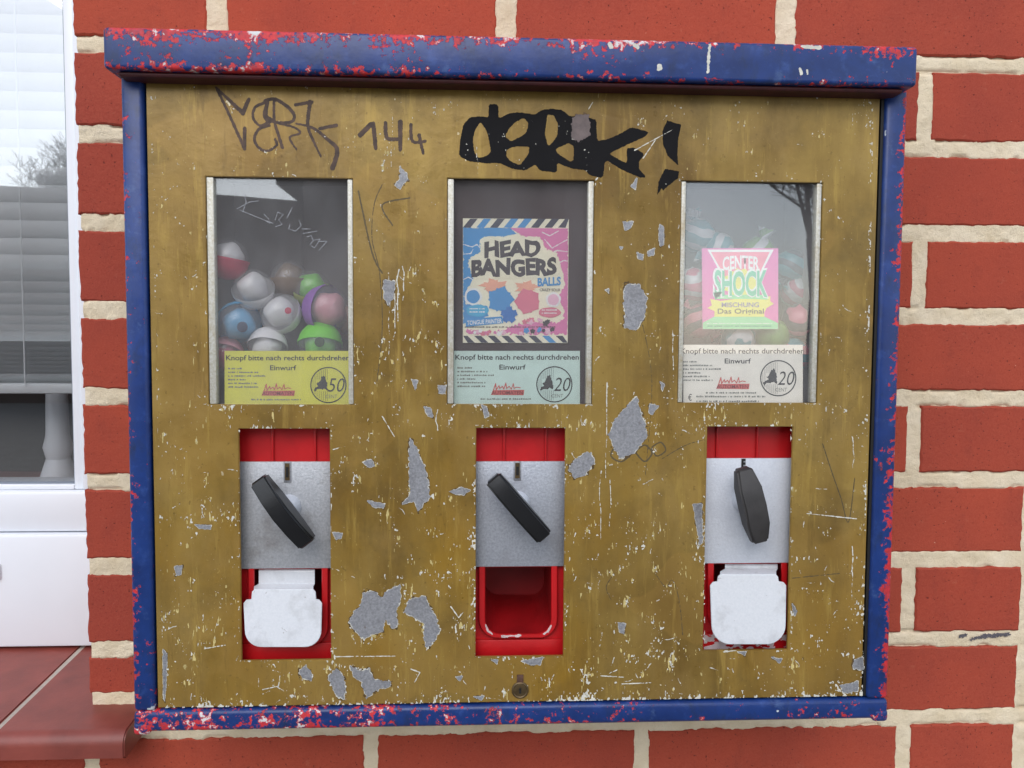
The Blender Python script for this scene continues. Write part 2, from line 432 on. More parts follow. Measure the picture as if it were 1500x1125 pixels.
wall = empty('brick_wall', (0.1, 0.06, 0.0), 'red brick wall with cream mortar joints behind the blue and gold machine', 'wall')
RECTS = []
def make_brick(x0, x1, z0, z1):
    RECTS.append((x0, x1, z0, z1))
    n = lambda L: max(3, int(L/0.0045))
    pts = []
    def seg(a, b, k):
        for i in range(k): pts.append((a[0]+(b[0]-a[0])*i/k, a[1]+(b[1]-a[1])*i/k))
    seg((x0, z0), (x1, z0), n(x1-x0)); seg((x1, z0), (x1, z1), n(z1-z0))
    seg((x1, z1), (x0, z1), n(x1-x0)); seg((x0, z1), (x0, z0), n(z1-z0))
    P = np.array(pts); c = P.mean(axis=0)
    s = rng.randint(1000)
    wob = (fbm(P[:, 0]*60+s, P[:, 1]*60, s, 2)-0.5)*0.0015 + (rng.rand(len(P))-0.5)*0.0013
    dirn = (P-c); dirn = np.sign(dirn)*np.where(np.abs(np.abs(dirn)-np.array([(x1-x0)/2, (z1-z0)/2])) < 1e-6, 1, 0)
    O = P+dirn*wob[:, None]
    dep = 0.10; yj = (rng.rand()-0.5)*0.0012
    tl = (rng.rand(2)-0.5)*np.array([0.004, 0.010])
    K = len(P); V = []
    for ins, y in ((0.0016, 0.0), (0.0, 0.0013), (0.0, dep)):
        for i in range(K):
            d = O[i]-dirn[i]*ins
            V.append((d[0], y+yj+((d-c)@tl if y < 0.01 else 0), d[1]))
    Fc = [tuple(range(K))]
    for r in range(2):
        for i in range(K):
            j = (i+1) % K
            Fc.append((r*K+i, r*K+K+i, r*K+K+j, r*K+j))
    Fc.append(tuple(range(3*K-1, 2*K-1, -1)))
    mesh_obj('brick', V, Fc, M['brick'], wall)
hj = 0.0068
for row in range(-3, 14):
    zt = bedz(row-1)-BT/2; zb = bedz(row)+BT/2
    if row % 2 == 0: js = [-0.298-0.34, -0.298, 0.0413, 0.3815]
    else: js = [-0.4625, -0.1225, 0.2178, 0.5590]
    ends = [-0.80 if row >= 9 else -0.4625] + [j for j in js if j > -0.45 or row >= 9] + [0.7150]
    for a, b in zip(ends[:-1], ends[1:]):
        h = hj*(1.35 if row == 0 else 1.0)
        x0 = WX(a)+(h if a != ends[0] else 0.0); x1 = WX(b)-h
        z0 = zb
        if row == 8 and a == ends[0]: z0 = U(150, 1016, 0).z
        if x1-x0 > 0.02: make_brick(x0, x1, z0, zt)
    for a, b in (((0.7150, 1.055), (1.055, 1.395)) if row % 2 else ((0.7150, 0.885), (0.885, 1.225), (1.225, 1.395))): make_brick(WX(a)+hj, WX(b)-hj, zb, zt)
# mortar: a rough sheet a little behind the brick faces
sx = np.arange(WX(-0.80), WX(0.90), 0.002); sz = np.arange(bedz(10), bedz(-2), 0.002)
GX, GZ = np.meshgrid(sx, sz)
dbed = np.abs(((GZ-bedz(0)+PITCHZ/2) % PITCHZ)-PITCHZ/2)-BT/2
H = 0.0012+(fbm(GX*140, GZ*140, 5, 3)-0.5)*0.0019+(fbm(GX*30, GZ*30, 9, 2)-0.5)*0.0010+(rng.rand(*GX.shape)-0.5)*0.0005
gap = np.exp(-(dbed/0.0016)**2)*np.clip((fbm(GX*45, GZ*20, 12, 3)-0.5)*8, 0, 1)
H = H+gap*0.0042
for (a, b, c_, d_) in RECTS:
    inn = np.minimum(np.minimum(GX-a, b-GX), np.minimum(GZ-c_, d_-GZ))
    H = np.where(inn > 0.0022, 0.009, np.where(inn > 0.0006, np.maximum(H, 0.0009), H))
ny, nx = GX.shape
Vm = np.stack([GX, H, GZ], -1).reshape(-1, 3)
idx = np.arange(ny*nx).reshape(ny, nx)
cxm, czm = GX[:-1, :-1], GZ[:-1, :-1]
keep = (cxm > XL+0.001) | (czm < U(150, 1090, 0).z)
keep &= ~((cxm > WX(-0.33)) & (cxm < WX(0.47)) & (czm > WZ(-0.42)) & (czm < WZ(0.27)))
q = np.stack([idx[:-1, :-1], idx[:-1, 1:], idx[1:, 1:], idx[1:, :-1]], -1)[keep]
used, inv = np.unique(q, return_inverse=True)
mo = mesh_obj('mortar', Vm[used], inv.reshape(q.shape).tolist(), M['mortar'], wall, smooth=True)
box('wall_core', XL+0.006, WX(1.39), 0.0035, 0.24, 0.0, 2.4, M['mortar'], wall)
box('wall_core', WX(-0.85), XL+0.0055, 0.0035, 0.24, 0.0, U(150, 1088, 0).z, M['mortar'], wall)

X, Y = grid(1400, 925, 1492, 940, 0.7)
F_ = np.maximum(np.maximum(stroke_sd(X, Y, [(1408, 932), (1417, 929)], 6, 3), stroke_sd(X, Y, [(1422, 937), (1442, 931), (1478, 929)], 4, 5)), stroke_sd(X, Y, [(1436, 934), (1470, 931)], 3))
field_obj('pen_mark', [(F_+(fbm(X*.5, Y*.5, 3, 3)-.55)*5, X, Y, -0.0004, 0)], M['pencil_dark'], wall)
# ---------------------------------------------------------------- window sill of terracotta tiles
YB, YF = 0.150, -0.050
sill = empty('window_sill', (WX(-0.6), 0.0, SILL_Z-0.06), 'terracotta tiled window sill with rounded nose under the white window', 'window sill')
xe = U(181, 1068, YF).x
xj = U(136, 921, YB).x
def sill_tile(x0, x1):
    prof = [(YB, 0)]
    r = 0.011
    prof += [(YF+r, 0)]
    for k in range(1, 7):
        a = math.radians(15*k); prof.append((YF+r-r*math.sin(a), -r+r*math.cos(a)))
    prof += [(YF, -0.022), (YF+0.006, -0.0255), (YF+0.05, -0.0255), (YB, -0.0255)]
    V = []
    for x in (x0, x1):
        for y, dz in prof: V.append((x, y, sill_z(y)+dz))
    K = len(prof)
    Fc = [tuple(range(K)), tuple(range(2*K-1, K-1, -1))]+[(i, (i+1) % K, (i+1) % K+K, i+K) for i in range(K)]
    bm = bmesh.new(); vv = [bm.verts.new(v) for v in V]
    for f in Fc: bm.faces.new([vv[i] for i in f])
    bmesh.ops.recalc_face_normals(bm, faces=bm.faces)
    es = [e for e in bm.edges if len(e.link_faces) == 2 and e.calc_face_angle(0) > 1.2 and abs(e.verts[0].co.x-e.verts[1].co.x) < 1e-6]
    bmesh.ops.bevel(bm, geom=es, offset=0.0012, segments=2, affect='EDGES')
    bm_obj('tile', bm, M['terracotta'], sill, smooth=True)
tw = 0.205
sill_tile(xj+0.0022, xe); sill_tile(xj-tw, xj-0.0022); sill_tile(xj-2*tw-0.0044, xj-tw-0.0044)
for xx in (xj, xj-tw-0.0022):
    V = [(xx-0.0025, YB, sill_z(YB)-0.001), (xx+0.0025, YB, sill_z(YB)-0.001), (xx+0.0025, YF+0.004, sill_z(YF)-0.0012), (xx-0.0025, YF+0.004, sill_z(YF)-0.0012)]
    V += [(a, b, c-0.022) for a, b, c in V]
    mesh_obj('grout_joint', V, [(0, 1, 2, 3), (7, 6, 5, 4), (0, 4, 5, 1), (1, 5, 6, 2), (2, 6, 7, 3), (3, 7, 4, 0)], M['grout'], sill)

# ---------------------------------------------------------------- white window
YW = 0.118                                      # front of the outer frame
win = empty('house_window', (WX(-0.6), 0.16, SILL_Z+0.01), 'white plastic framed house window set back in the brick opening', 'window')
zg0 = U(60, 708, 0.142).z                       # bottom of the glass
xg1 = U(106, 400, 0.142).x                      # right end of the glass
zs = U(60, 779, 0.126).z                        # gap between sash and outer frame
zb_ = sill_z(YB)+0.0005
ztop = WZ(0.75); xleft = WX(-1.3)
xs = xg1+0.058
# outer frame
box('frame', xleft, xs+0.06, YW, 0.20, zb_, zs-0.0015, M['pvc'], win, 0.003)
box('frame', xs+0.0025, xs+0.06, YW+0.0003, 0.1995, zs-0.001, ztop, M['pvc'], win, 0.003)
#box('frame_groove', xleft, xs, YW-0.0006, YW+0.004, U(60, 884, YW).z-0.0012, U(60, 884, YW).z+0.0012, M['gasket'], win)
# sash
box('sash_rail', xleft, xs, YW+0.008, 0.185, zs-0.0005, zg0-0.006, M['pvc'], win, 0.004)
box('sash_bead', xleft, xg1, YW+0.016, 0.1845, zg0-0.0057, zg0, M['pvc'], win, 0.0015)
box('sash_stile', xg1+0.0115, xs, YW+0.0083, 0.1847, zg0-0.0055, ztop, M['pvc'], win, 0.004)
box('sash_bead', xg1, xg1+0.0112, YW+0.0165, 0.1843, zg0-0.0054, ztop, M['pvc'], win, 0.0015)
box('gasket', xleft, xg1+0.002, 0.139, 0.1425, zg0-0.0015, zg0+0.0022, M['gasket'], win)
box('gasket', xg1-0.0022, xg1+0.0015, 0.1392, 0.1427, zg0+0.0023, ztop, M['gasket'], win)
box('glass_pane', xleft, xg1+0.004, 0.143, 0.147, zg0-0.003, ztop, M['house_glass'], win)
box('drain_cap', U(-8, 835, YW).x, U(2, 835, YW).x, YW-0.003, YW+0.001, U(0, 848, YW).z, U(0, 826, YW).z, M['pvc'], win, 0.001)
# dim room behind
rx0, rx1, ry0, ry1, rz0, rz1 = xleft-0.6, WX(0.2), 0.25, 2.6, 0.3, 2.6
V = [(x, y, z) for x in (rx0, rx1) for y in (ry0, ry1) for z in (rz0, rz1)]
rm = mesh_obj('room', V, [(0, 4, 6, 2), (1, 3, 7, 5), (0, 2, 3, 1), (4, 5, 7, 6), (2, 6, 7, 3)], M['room'])
rm['kind'] = 'structure'
box('inner_sill', xleft, xs, 0.2005, 0.36, zg0-0.06, zg0-0.022, M['terracotta'], win, 0.003)
# venetian blind
YBL = 0.203
blind = empty('venetian_blind', (WX(-0.75), YBL, U(60, 575, YBL).z), 'white venetian blind half lowered behind the window glass', 'blind')
ys = [554, 548, 542, 536, 530, 523, 515, 507, 498, 488, 475, 459, 442, 425, 407, 388, 364, 338, 312, 286, 259, 232, 205, 178, 150, 122, 94, 66, 38, 10, -18, -46]
bx0, bx1 = WX(-1.25), xs+0.02
for i, py in enumerate(ys):
    zc = U(60, py, YBL).z
    pit = abs(zc-U(60, ys[min(i+1, len(ys)-1)], YBL).z) if i < len(ys)-1 else 0.02
    tilt = math.radians(30 if py > 500 else (58 if py > 400 else 74))
    V = []
    for x in (bx0, bx1):
        for k in range(5):
            t = (k/4-0.5)*0.023; cr = 0.0018*(1-(k/2-1)**2)
            dy = t*math.cos(tilt); dz = t*math.sin(tilt)
            V.append((x, YBL-dy-cr*math.sin(tilt), zc+dz+cr*math.cos(tilt)))
    mesh_obj('slat', V, [(k, k+1, k+6, k+5) for k in range(4)], M['slat'], blind, smooth=True)
box('bottom_rail', bx0, bx1, YBL-0.012, YBL+0.012, U(60, 576, YBL).z, U(60, 561, YBL).z, M['slat'], blind, 0.003)
for px in (30, -160):
    xx = U(px, 300, YBL-0.013).x
    box('ladder_cord', xx-0.0006, xx+0.0006, YBL-0.0145, YBL-0.0133, U(60, 565, YBL).z, ztop, M['slat'], blind)
# turned white ornament on the inner sill
orn = empty('ornament', (U(86, 690, 0.27).x, 0.27, zg0-0.022), 'white turned ornament standing behind the lower window glass', 'ornament')
def lathe(name, c, prof, m, parent, seg=24):
    bm = bmesh.new(); rings = []
    for r, z in prof:
        rings.append([bm.verts.new((c[0]+r*math.cos(2*math.pi*k/seg), c[1]+r*math.sin(2*math.pi*k/seg), c[2]+z)) for k in range(seg)])
    for a, b in zip(rings[:-1], rings[1:]):
        for k in range(seg): bm.faces.new((a[k], a[(k+1) % seg], b[(k+1) % seg], b[k]))
    bm.faces.new(rings[0][::-1]); bm.faces.new(rings[-1])
    return bm_obj(name, bm, m, parent, smooth=True)
lathe('foot', orn.location, [(0.022, 0), (0.022, 0.006), (0.019, 0.014), (0.014, 0.030)], M['pvc'], orn)
lathe('shaft', orn.location, [(0.0135, 0.030), (0.017, 0.045), (0.0135, 0.06), (0.012, 0.12), (0.013, 0.20), (0.010, 0.22)], M['pvc'], orn)

# ---------------------------------------------------------------- what the panes reflect: house and bare tree across the yard
hy = -13.0
house = empty('far_house', (0.5, hy, 0), 'dark house across the yard, mirrored in the machine panes', 'house')
def prism(name, pts, y0, y1, m, parent):
    K = len(pts); V = [(x, y0, z) for x, z in pts]+[(x, y1, z) for x, z in pts]
    bm = bmesh.new(); vv = [bm.verts.new(v) for v in V]
    for f in [tuple(range(K)), tuple(range(2*K-1, K-1, -1))]+[(i, (i+1) % K, (i+1) % K+K, i+K) for i in range(K)]:
        bm.faces.new([vv[i] for i in f])
    return bm_obj(name, bm, m, parent)
prism('wall', [(-2.7, 0), (3.55, 0), (3.55, 4.3), (0.4, 6.6), (-2.7, 3.9)], hy-6, hy, M['far_wall'], house)
prism('roof', [(-3.1, 3.55), (0.4, 6.6), (3.9, 4.05), (3.9, 4.25), (0.4, 6.85), (-3.1, 3.75)], hy-6.2, hy+0.15, M['far_roof'], house)
prism('garage', [(-8.4, 0), (-2.72, 0), (-2.72, 3.3), (-5.0, 3.45), (-8.4, 3.6)], hy-4, hy+0.1, M['far_wall'], house)
def bare_tree(base, height, seed, label):
    rnd = random.Random(seed)
    root = empty('bare_tree', base, label, 'tree')
    V = []; Fc = []; segs = []
    def grow(p, d, L, r, depth):
        n = 3
        for i in range(n):
            q_ = p+d*(L/n); r2 = r*(0.82 if i < n-1 else 0.75)
            segs.append((p, q_, r, r2, depth)); p, r = q_, r2
            d = (d+Vector((rnd.uniform(-.16, .16), rnd.uniform(-.16, .16), rnd.uniform(-.06, .12)))).normalized()
            if depth < 6 and (i > 0 or depth > 0):
                for _ in range(1 if depth < 1 else rnd.choice((1, 2))):
                    side = Vector((rnd.uniform(-1, 1), rnd.uniform(-1, 1), rnd.uniform(-.1, .7))).normalized()
                    grow(p, (d*0.55+side*0.75).normalized(), L*rnd.uniform(.55, .78), r*0.62, depth+1)
        if depth < 6: grow(p, d, L*0.7, r*0.8, depth+1)
    grow(Vector(base), Vector((-0.12, 0, 1)).normalized(), height*0.30, height*0.015, 0)
    parts = {'trunk': ([], []), 'crown': ([], [])}
    for a, b, r0, r1, dp in segs:
        V, Fc = parts['trunk' if dp == 0 else 'crown']
        d = (b-a).normalized(); u = d.orthogonal().normalized(); v = d.cross(u); k = len(V); S = 8 if dp == 0 else 4
        r0 = max(r0, 0.005); r1 = max(r1, 0.005)
        for pp, rr in ((a, r0), (b, r1)):
            for j in range(S):
                an = 2*math.pi*j/S; V.append(pp+u*rr*math.cos(an)+v*rr*math.sin(an))
        for j in range(S): Fc.append((k+j, k+(j+1) % S, k+S+(j+1) % S, k+S+j))
    for nm, (V, Fc) in parts.items(): mesh_obj(nm, V, Fc, M['bark'], root)
    return root, len(segs)
bare_tree((-8.9, -18.5, 0), 6.9, 9, 'bare tree behind the far garage, mirrored in the house window')
print('tree segs', bare_tree((6.5, -14.5, 0), 10.0, 6, 'bare branching tree across the yard, mirrored in the right pane')[1])
# ================================================================== MACHINE
YD = -0.130                                     # face of the gold door
YFR = -0.133                                    # face of the blue frame
YLID = -0.151                                   # face of the lid
E5 = 0.00006
pl, pr = U(186, 600, YFR), U(1315, 600, YFR)
fx0, fx1 = pl.x, pr.x
fz0 = U(760, 1063, YFR).z
ltop = U(750, 53, YLID).z; lbot = U(750, 104, YLID).z
lx0, lx1 = U(150, 60, YLID).x, U(1345, 85, YLID).x
dx0 = U(223, 600, YD).x; dx1 = U(1275, 600, YD).x
dz0 = U(760, 1028, YD).z; dz1 = lbot-0.001
mach = empty('vending_machine', ((fx0+fx1)/2, 0.0, fz0), 'blue framed gold three column capsule vending machine on the brick wall', 'vending machine')
M['blue_lid'] = blue_material('blue_lid_paint', [(2, ltop, -0.014, 0.22), (2, lbot-0.003, 0.006, 0.13)], [(0, WX(-0.10), WX(0.15), 0.07)], 0.0, 0.54)
M['blue_l'] = blue_material('blue_left_paint', [(0, fx0, 0.009, 0.13)], [(2, WZ(-0.22), WZ(0.10), 0.06)], 0.0)
M['blue_r'] = blue_material('blue_right_paint', [(0, fx1, -0.013, 0.26)], [(2, WZ(-0.25), WZ(0.10), 0.06)], -0.030)
M['blue_b'] = blue_material('blue_bottom_paint', [(2, fz0, 0.008, 0.05)], [(0, WX(0.10), WX(0.34), 0.05), (0, WX(-0.03), WX(0.10), 0.09)], 0.03, 0.50)
M['blue_body'] = blue_material('blue_body_paint', [], None, -0.06)
sw = dx0-fx0-0.0015
# body tray behind the door (back and sides), frame, lid
bm = bmesh.new()
box_bm(bm, fx0+0.004, fx1-0.004, -0.006, 0.0045, fz0+0.003, ltop-0.004)
box_bm(bm, fx0+0.003, fx0+0.006, -0.128, -0.0065, fz0+0.003, ltop-0.004)
box_bm(bm, fx1-0.006, fx1-0.003, -0.128, -0.0065, fz0+0.003, ltop-0.004)
box_bm(bm, fx0+0.0065, fx1-0.0065, -0.128, -0.0065, fz0+0.003, fz0+0.006)
bm_obj('body', bm, M['blue_body'], mach)
box('frame_stile', fx0, dx0-0.0015, YFR, YFR+0.022, fz0+0.0165, lbot+0.006, M['blue_l'], mach, 0.0032, 3)
box('frame_stile', dx1+0.0035, fx1, YFR, YFR+0.022, fz0+0.0165, lbot+0.006, M['blue_r'], mach, 0.0032, 3)
box('door_gap_shade', dx1+0.0012, dx1+0.0038, YFR+0.003, YFR+0.02, fz0+0.0185, lbot+0.006, M['slot'], mach)  # black strip standing in for the shade in the gap beside the door
box('bottom_rail', fx0-0.0003, fx1+0.0003, YFR-0.0004, YFR+0.022, fz0, dz0-0.0014, M['blue_b'], mach, 0.0035, 3)
for xx in (fx0+0.006, fx1-0.006):
    box('corner_foot', xx-0.0065, xx+0.0065, YFR-0.0008, YFR+0.016, fz0-0.0024, fz0+0.008, M['blue_b'], mach, 0.003, 3)
lid = box('lid', lx0, lx1, YLID, 0.002, lbot-0.0045, ltop, M['blue_lid'], mach, 0.0030, 4)
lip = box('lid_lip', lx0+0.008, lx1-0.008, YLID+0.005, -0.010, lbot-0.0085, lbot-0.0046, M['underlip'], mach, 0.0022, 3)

for p_, w_ in (([(1040, 66), (1038, 82), (1037, 106)], 4.0), ([(893, 65), (895, 68)], 7), ([(930, 66), (934, 69)], 6), ([(966, 97), (966, 100)], 8), ([(1176, 68), (1202, 70)], 5), ([(1172, 101), (1174, 108)], 4), ([(1182, 103), (1183, 108)], 3)):
    Pq = np.array(p_); X, Y = grid(*(Pq.min(0)-8), *(Pq.max(0)+8), 0.8)
    field_obj('paint_mark', [(stroke_sd(X, Y, p_, w_)+(fbm(X*.4, Y*.4, 5, 2)-.5)*2.5, X, Y, YLID-0.0001, 0)], M['whitechip'], lid)
# ---- openings of the door (metres), from the photo
def rect_px(x0, y0, x1, y1, Y):
    a = U(x0, (y0+y1)/2, Y).x; b = U(x1, (y0+y1)/2, Y).x
    return (a, U((x0+x1)/2, y1, Y).z, b, U((x0+x1)/2, y0, Y).z)     # x0, z0, x1, z1
WPX = [(303.5, 260, 517.5, 592.5), (655, 262.5, 869, 592), (995.5, 266, 1201, 590)]
LPX = [(352, 628, 484, 967), (697, 627, 826.5, 961.5), (1033, 625, 1157.5, 952)]
WIN = [rect_px(*r, YD) for r in WPX]; LOW = [rect_px(*r, YD) for r in LPX]
OPEN = WIN+LOW
def door_mesh():
    xs_ = sorted({dx0, dx1} | {r[0] for r in OPEN} | {r[2] for r in OPEN})
    bm = bmesh.new()
    zs_ = sorted({dz0, dz1} | {r[1] for r in OPEN} | {r[3] for r in OPEN})
    vg = {}
    def vert(i, j):
        if (i, j) not in vg: vg[(i, j)] = bm.verts.new((xs_[i], YD, zs_[j]))
        return vg[(i, j)]
    for i in range(len(xs_)-1):
        for j in range(len(zs_)-1):
            mx, mz = (xs_[i]+xs_[i+1])/2, (zs_[j]+zs_[j+1])/2
            if any(r[0] < mx < r[2] and r[1] < mz < r[3] for r in OPEN): continue
            bm.faces.new((vert(i, j), vert(i+1, j), vert(i+1, j+1), vert(i, j+1)))
    ret = bmesh.ops.extrude_face_region(bm, geom=list(bm.faces))
    for g in ret['geom']:
        if isinstance(g, bmesh.types.BMVert): g.co.y += 0.0024
    bmesh.ops.recalc_face_normals(bm, faces=bm.faces)
    es = [e for e in bm.edges if len(e.link_faces) == 2 and e.calc_face_angle(0) > 1.2 and e.verts[0].co.y < YD+1e-5 and e.verts[1].co.y < YD+1e-5]
    bmesh.ops.bevel(bm, geom=es, offset=0.0005, segments=2, affect='EDGES')
    return bm
door = bm_obj('door', door_mesh(), M['gold'], mach)

# ---- graffiti
Z3 = lambda p: [(650+a/4.167, 130+b/4.167) for a, b in p]
Z2 = lambda p: [(290+a/4.167, 120+b/4.167) for a, b in p]
X, Y = grid(660, 140, 1005, 290, 0.8)
outer = Z3([(275,95),(330,95),(335,185),(400,150),(470,145),(555,160),(600,130),(660,122),(720,130),(765,165),(785,170),(890,178),(930,190),(935,320),(1000,310),(1080,275),(1145,235),(1250,265),(1230,290),(1110,345),(1005,395),(1060,428),(1120,458),(1118,365),(1160,360),(1225,400),(1190,445),(1190,490),(1235,540),(1200,540),(1100,500),(985,430),(970,545),(890,525),(865,495),(780,485),(690,450),(690,510),(590,500),(560,460),(500,497),(430,490),(330,450),(260,455),(150,440),(95,410),(100,320),(120,220),(160,175),(210,170),(275,175)])
holes = [[(225,205),(265,270),(285,380),(265,405),(215,420),(190,390),(180,310),(195,250)],
         [(490,180),(515,215),(500,270),(410,320),(378,290),(400,245),(440,205)],
         [(385,375),(430,355),(520,355),(515,395),(465,465),(410,440),(385,410)],
         [(635,160),(670,165),(695,220),(690,290),(640,350),(620,280),(630,200)],
         [(685,370),(760,335),(790,350),(790,435),(770,440),(700,395)]]
def chaikin(p, k=2):
    for _ in range(k):
        p = [q_ for a, b in zip(p, p[1:]+p[:1]) for q_ in ((a[0]*.86+b[0]*.14, a[1]*.86+b[1]*.14), (a[0]*.14+b[0]*.86, a[1]*.14+b[1]*.86))]
    return p
def smooth_line(p, k=6):
    P = [p[0]]+list(p)+[p[-1]]; out = []
    for i in range(1, len(P)-2):
        for s in range(k):
            t = s/k; a, b, c, d = (np.array(P[i+j], float) for j in (-1, 0, 1, 2))
            out.append(tuple(0.5*((2*b)+(c-a)*t+(2*a-5*b+4*c-d)*t*t+(3*b-a-3*c+d)*t**3)))
    return out+[tuple(p[-1])]
F_ = poly_sd(X, Y, chaikin(outer, 1))
for h in holes: F_ = np.minimum(F_, -poly_sd(X, Y, chaikin(Z3(h)))-1.0)
F_ = np.maximum(F_, poly_sd(X, Y, Z3([(1365,195),(1450,220),(1430,300),(1425,400),(1430,465),(1370,410),(1340,340),(1335,260)])))
F_ = np.maximum(F_, poly_sd(X, Y, Z3([(1350,490),(1435,505),(1430,545),(1370,590),(1340,620),(1330,600),(1305,645),(1312,570)])))
F_ += 0.3+(fbm(X*0.5, Y*0.5, 3, 3)-0.5)*1.6
g = field_obj('graffiti', [(F_, X, Y, YD-E5*2, 0)], M['ink'], door); g['label'] = 'thick black DERK! marker tag'
X, Y = grid(310, 122, 505, 255, 0.8)
F_ = np.full(X.shape, -1e9)
for pts, a, b in (([(112,35),(200,220),(285,410)],14,16), ([(112,35),(190,110),(275,190)],10,24), ([(275,190),(310,105)],24,18), ([(285,285),(285,410)],20,16),
                  ([(410,125),(350,155),(335,215),(375,265),(430,245)],16,12), ([(425,125),(410,200),(435,235)],18,34), ([(435,265),(370,290),(345,350),(375,405),(430,420),(480,385),(470,350)],16,12),
                  ([(410,115),(470,105),(545,150),(585,200),(575,240),(500,250),(440,235)],18,16), ([(465,110),(465,230),(490,320),(515,400)],14,16), ([(500,255),(580,275),(625,310),(560,340),(600,410)],12,10),
                  ([(595,140),(695,122)],16,18), ([(685,120),(670,260),(700,350),(750,455)],22,9), ([(600,255),(700,280),(790,350),(850,415),(822,525)],9,26), ([(745,285),(845,265)],18,18)):
    F_ = np.maximum(F_, stroke_sd(X, Y, smooth_line(Z2(pts)), a*1.2/4.167, b*1.2/4.167))
F_ += (fbm(X*0.6, Y*0.6, 8, 3)-0.5)*1.8
g = field_obj('graffiti', [(F_, X, Y, YD-E5*2, 0)], M['ink2'], door); g['label'] = 'thin faded brown marker scrawl'
X, Y = grid(520, 170, 630, 230, 0.8)
F_ = np.full(X.shape, -1e9)
for pts, a, b in (([(990,325),(1055,258)],26,26), ([(1070,255),(1085,405)],24,20), ([(1145,250),(1155,342),(1235,347)],20,20), ([(1235,245),(1235,412)],26,20), ([(1300,260),(1310,362),(1388,362)],18,16), ([(1350,325),(1375,437)],20,14)):
    F_ = np.maximum(F_, stroke_sd(X, Y, smooth_line(Z2(pts)), a*1.15/4.167, b*1.15/4.167))
F_ += (fbm(X*0.6, Y*0.6, 18, 3)-0.5)*1.8
g = field_obj('graffiti', [(F_, X, Y, YD-E5*2, 0)], M['ink2'], door); g['label'] = 'faded marker number 144'

# ---- paint chips traced from the photo
def Zf(ox, oy, s=2.678): return lambda p: [(ox+a/s, oy+b/s) for a, b in p]
A, B_, C_, Dl, Rr = Zf(470, 380), Zf(470, 0), Zf(470, 705), Zf(0, 705), Zf(940, 705)
chips = [A([(1200,95),(1250,100),(1280,150),(1270,230),(1235,275),(1190,270),(1195,200),(1185,150)]),
 A([(1240,540),(1255,600),(1275,650),(1285,690),(1245,740),(1215,770),(1170,780),(1140,720),(1130,690),(1150,630),(1190,590),(1215,560)]),
 A([(1060,755),(1075,800),(1030,850),(1000,860),(970,825),(1000,780),(1030,765)]),
 A([(350,700),(385,760),(410,820),(425,900),(425,945),(400,960),(380,995),(365,950),(320,960),(350,920),(345,800)]),
 A([(180,945),(250,960),(245,978),(205,970)]), A([(505,910),(550,895),(590,905),(560,925),(520,920)]),
 A([(160,795),(200,785),(210,810),(190,818)]), A([(355,470),(380,475),(370,515)]), A([(405,580),(430,580),(440,620),(420,615)]),
 A([(1290,565),(1325,575),(1300,612),(1288,600)]), A([(245,80),(290,85),(285,150),(265,180),(248,150)]), A([(1330,480),(1350,490),(1340,520)]),
 A([(460,495),(490,495),(488,525),(462,525)]), A([(630,570),(650,575),(660,615),(645,620)]), A([(1115,120),(1130,115),(1130,135)]),
 B_([(310,650),(335,680),(340,705),(310,740),(290,730),(310,700)]), B_([(1185,870),(1225,870),(1215,895),(1195,905)]),
 B_([(1330,880),(1348,890),(1345,960),(1330,970),(1325,920)]), B_([(1280,985),(1310,975),(1305,1000),(1285,1005)]), B_([(1240,990),(1265,1000),(1265,1020),(1245,1015)]),
 B_([(985,480),(1000,450),(1050,450),(1055,530),(1010,555),(985,540)]), B_([(1215,730),(1240,700),(1235,745)]), B_([(1170,965),(1185,968),(1178,985)]),

 C_([(310,405),(313,465),(295,500),(300,560),(285,580),(255,545),(245,590),(205,600),(170,620),(135,590),(110,550),(130,510),(155,490),(165,440),(200,430),(240,455),(260,430)]),
 C_([(345,465),(410,450),(430,500),(455,545),(465,590),(440,630),(415,660),(405,620),(405,560),(375,540),(325,515)]),
 C_([(30,760),(60,735),(85,760),(100,810),(90,855),(60,840),(40,800)]),
 C_([(115,725),(165,745),(190,735),(210,780),(280,785),(270,805),(230,815),(180,850),(165,820),(160,785),(130,765)]),
 C_([(1165,555),(1195,560),(1190,600),(1170,590)]), C_([(785,705),(870,690),(860,720),(820,718)]), C_([(525,765),(555,765),(545,785)]), C_([(600,845),(640,842),(630,860)]),
 C_([(665,700),(695,700),(690,715)]), C_([(45,200),(85,205),(80,225),(60,228)]),
 Dl([(1175,740),(1200,725),(1230,760),(1220,780),(1180,770)]), Dl([(640,660),(655,680),(652,800),(646,865),(640,850)]), Dl([(685,335),(715,330),(710,365),(690,370)]), Dl([(765,170),(830,172),(825,190),(780,185)]),
 Rr([(200,90),(235,85),(240,240),(228,250)]), Rr([(830,700),(870,690),(872,740),(830,735)]), Rr([(780,800),(850,785),(850,825),(790,830)]), Rr([(510,690),(550,695),(540,715)]), Rr([(590,480),(610,510),(600,530)]), Rr([(375,668),(410,668),(405,685)])]
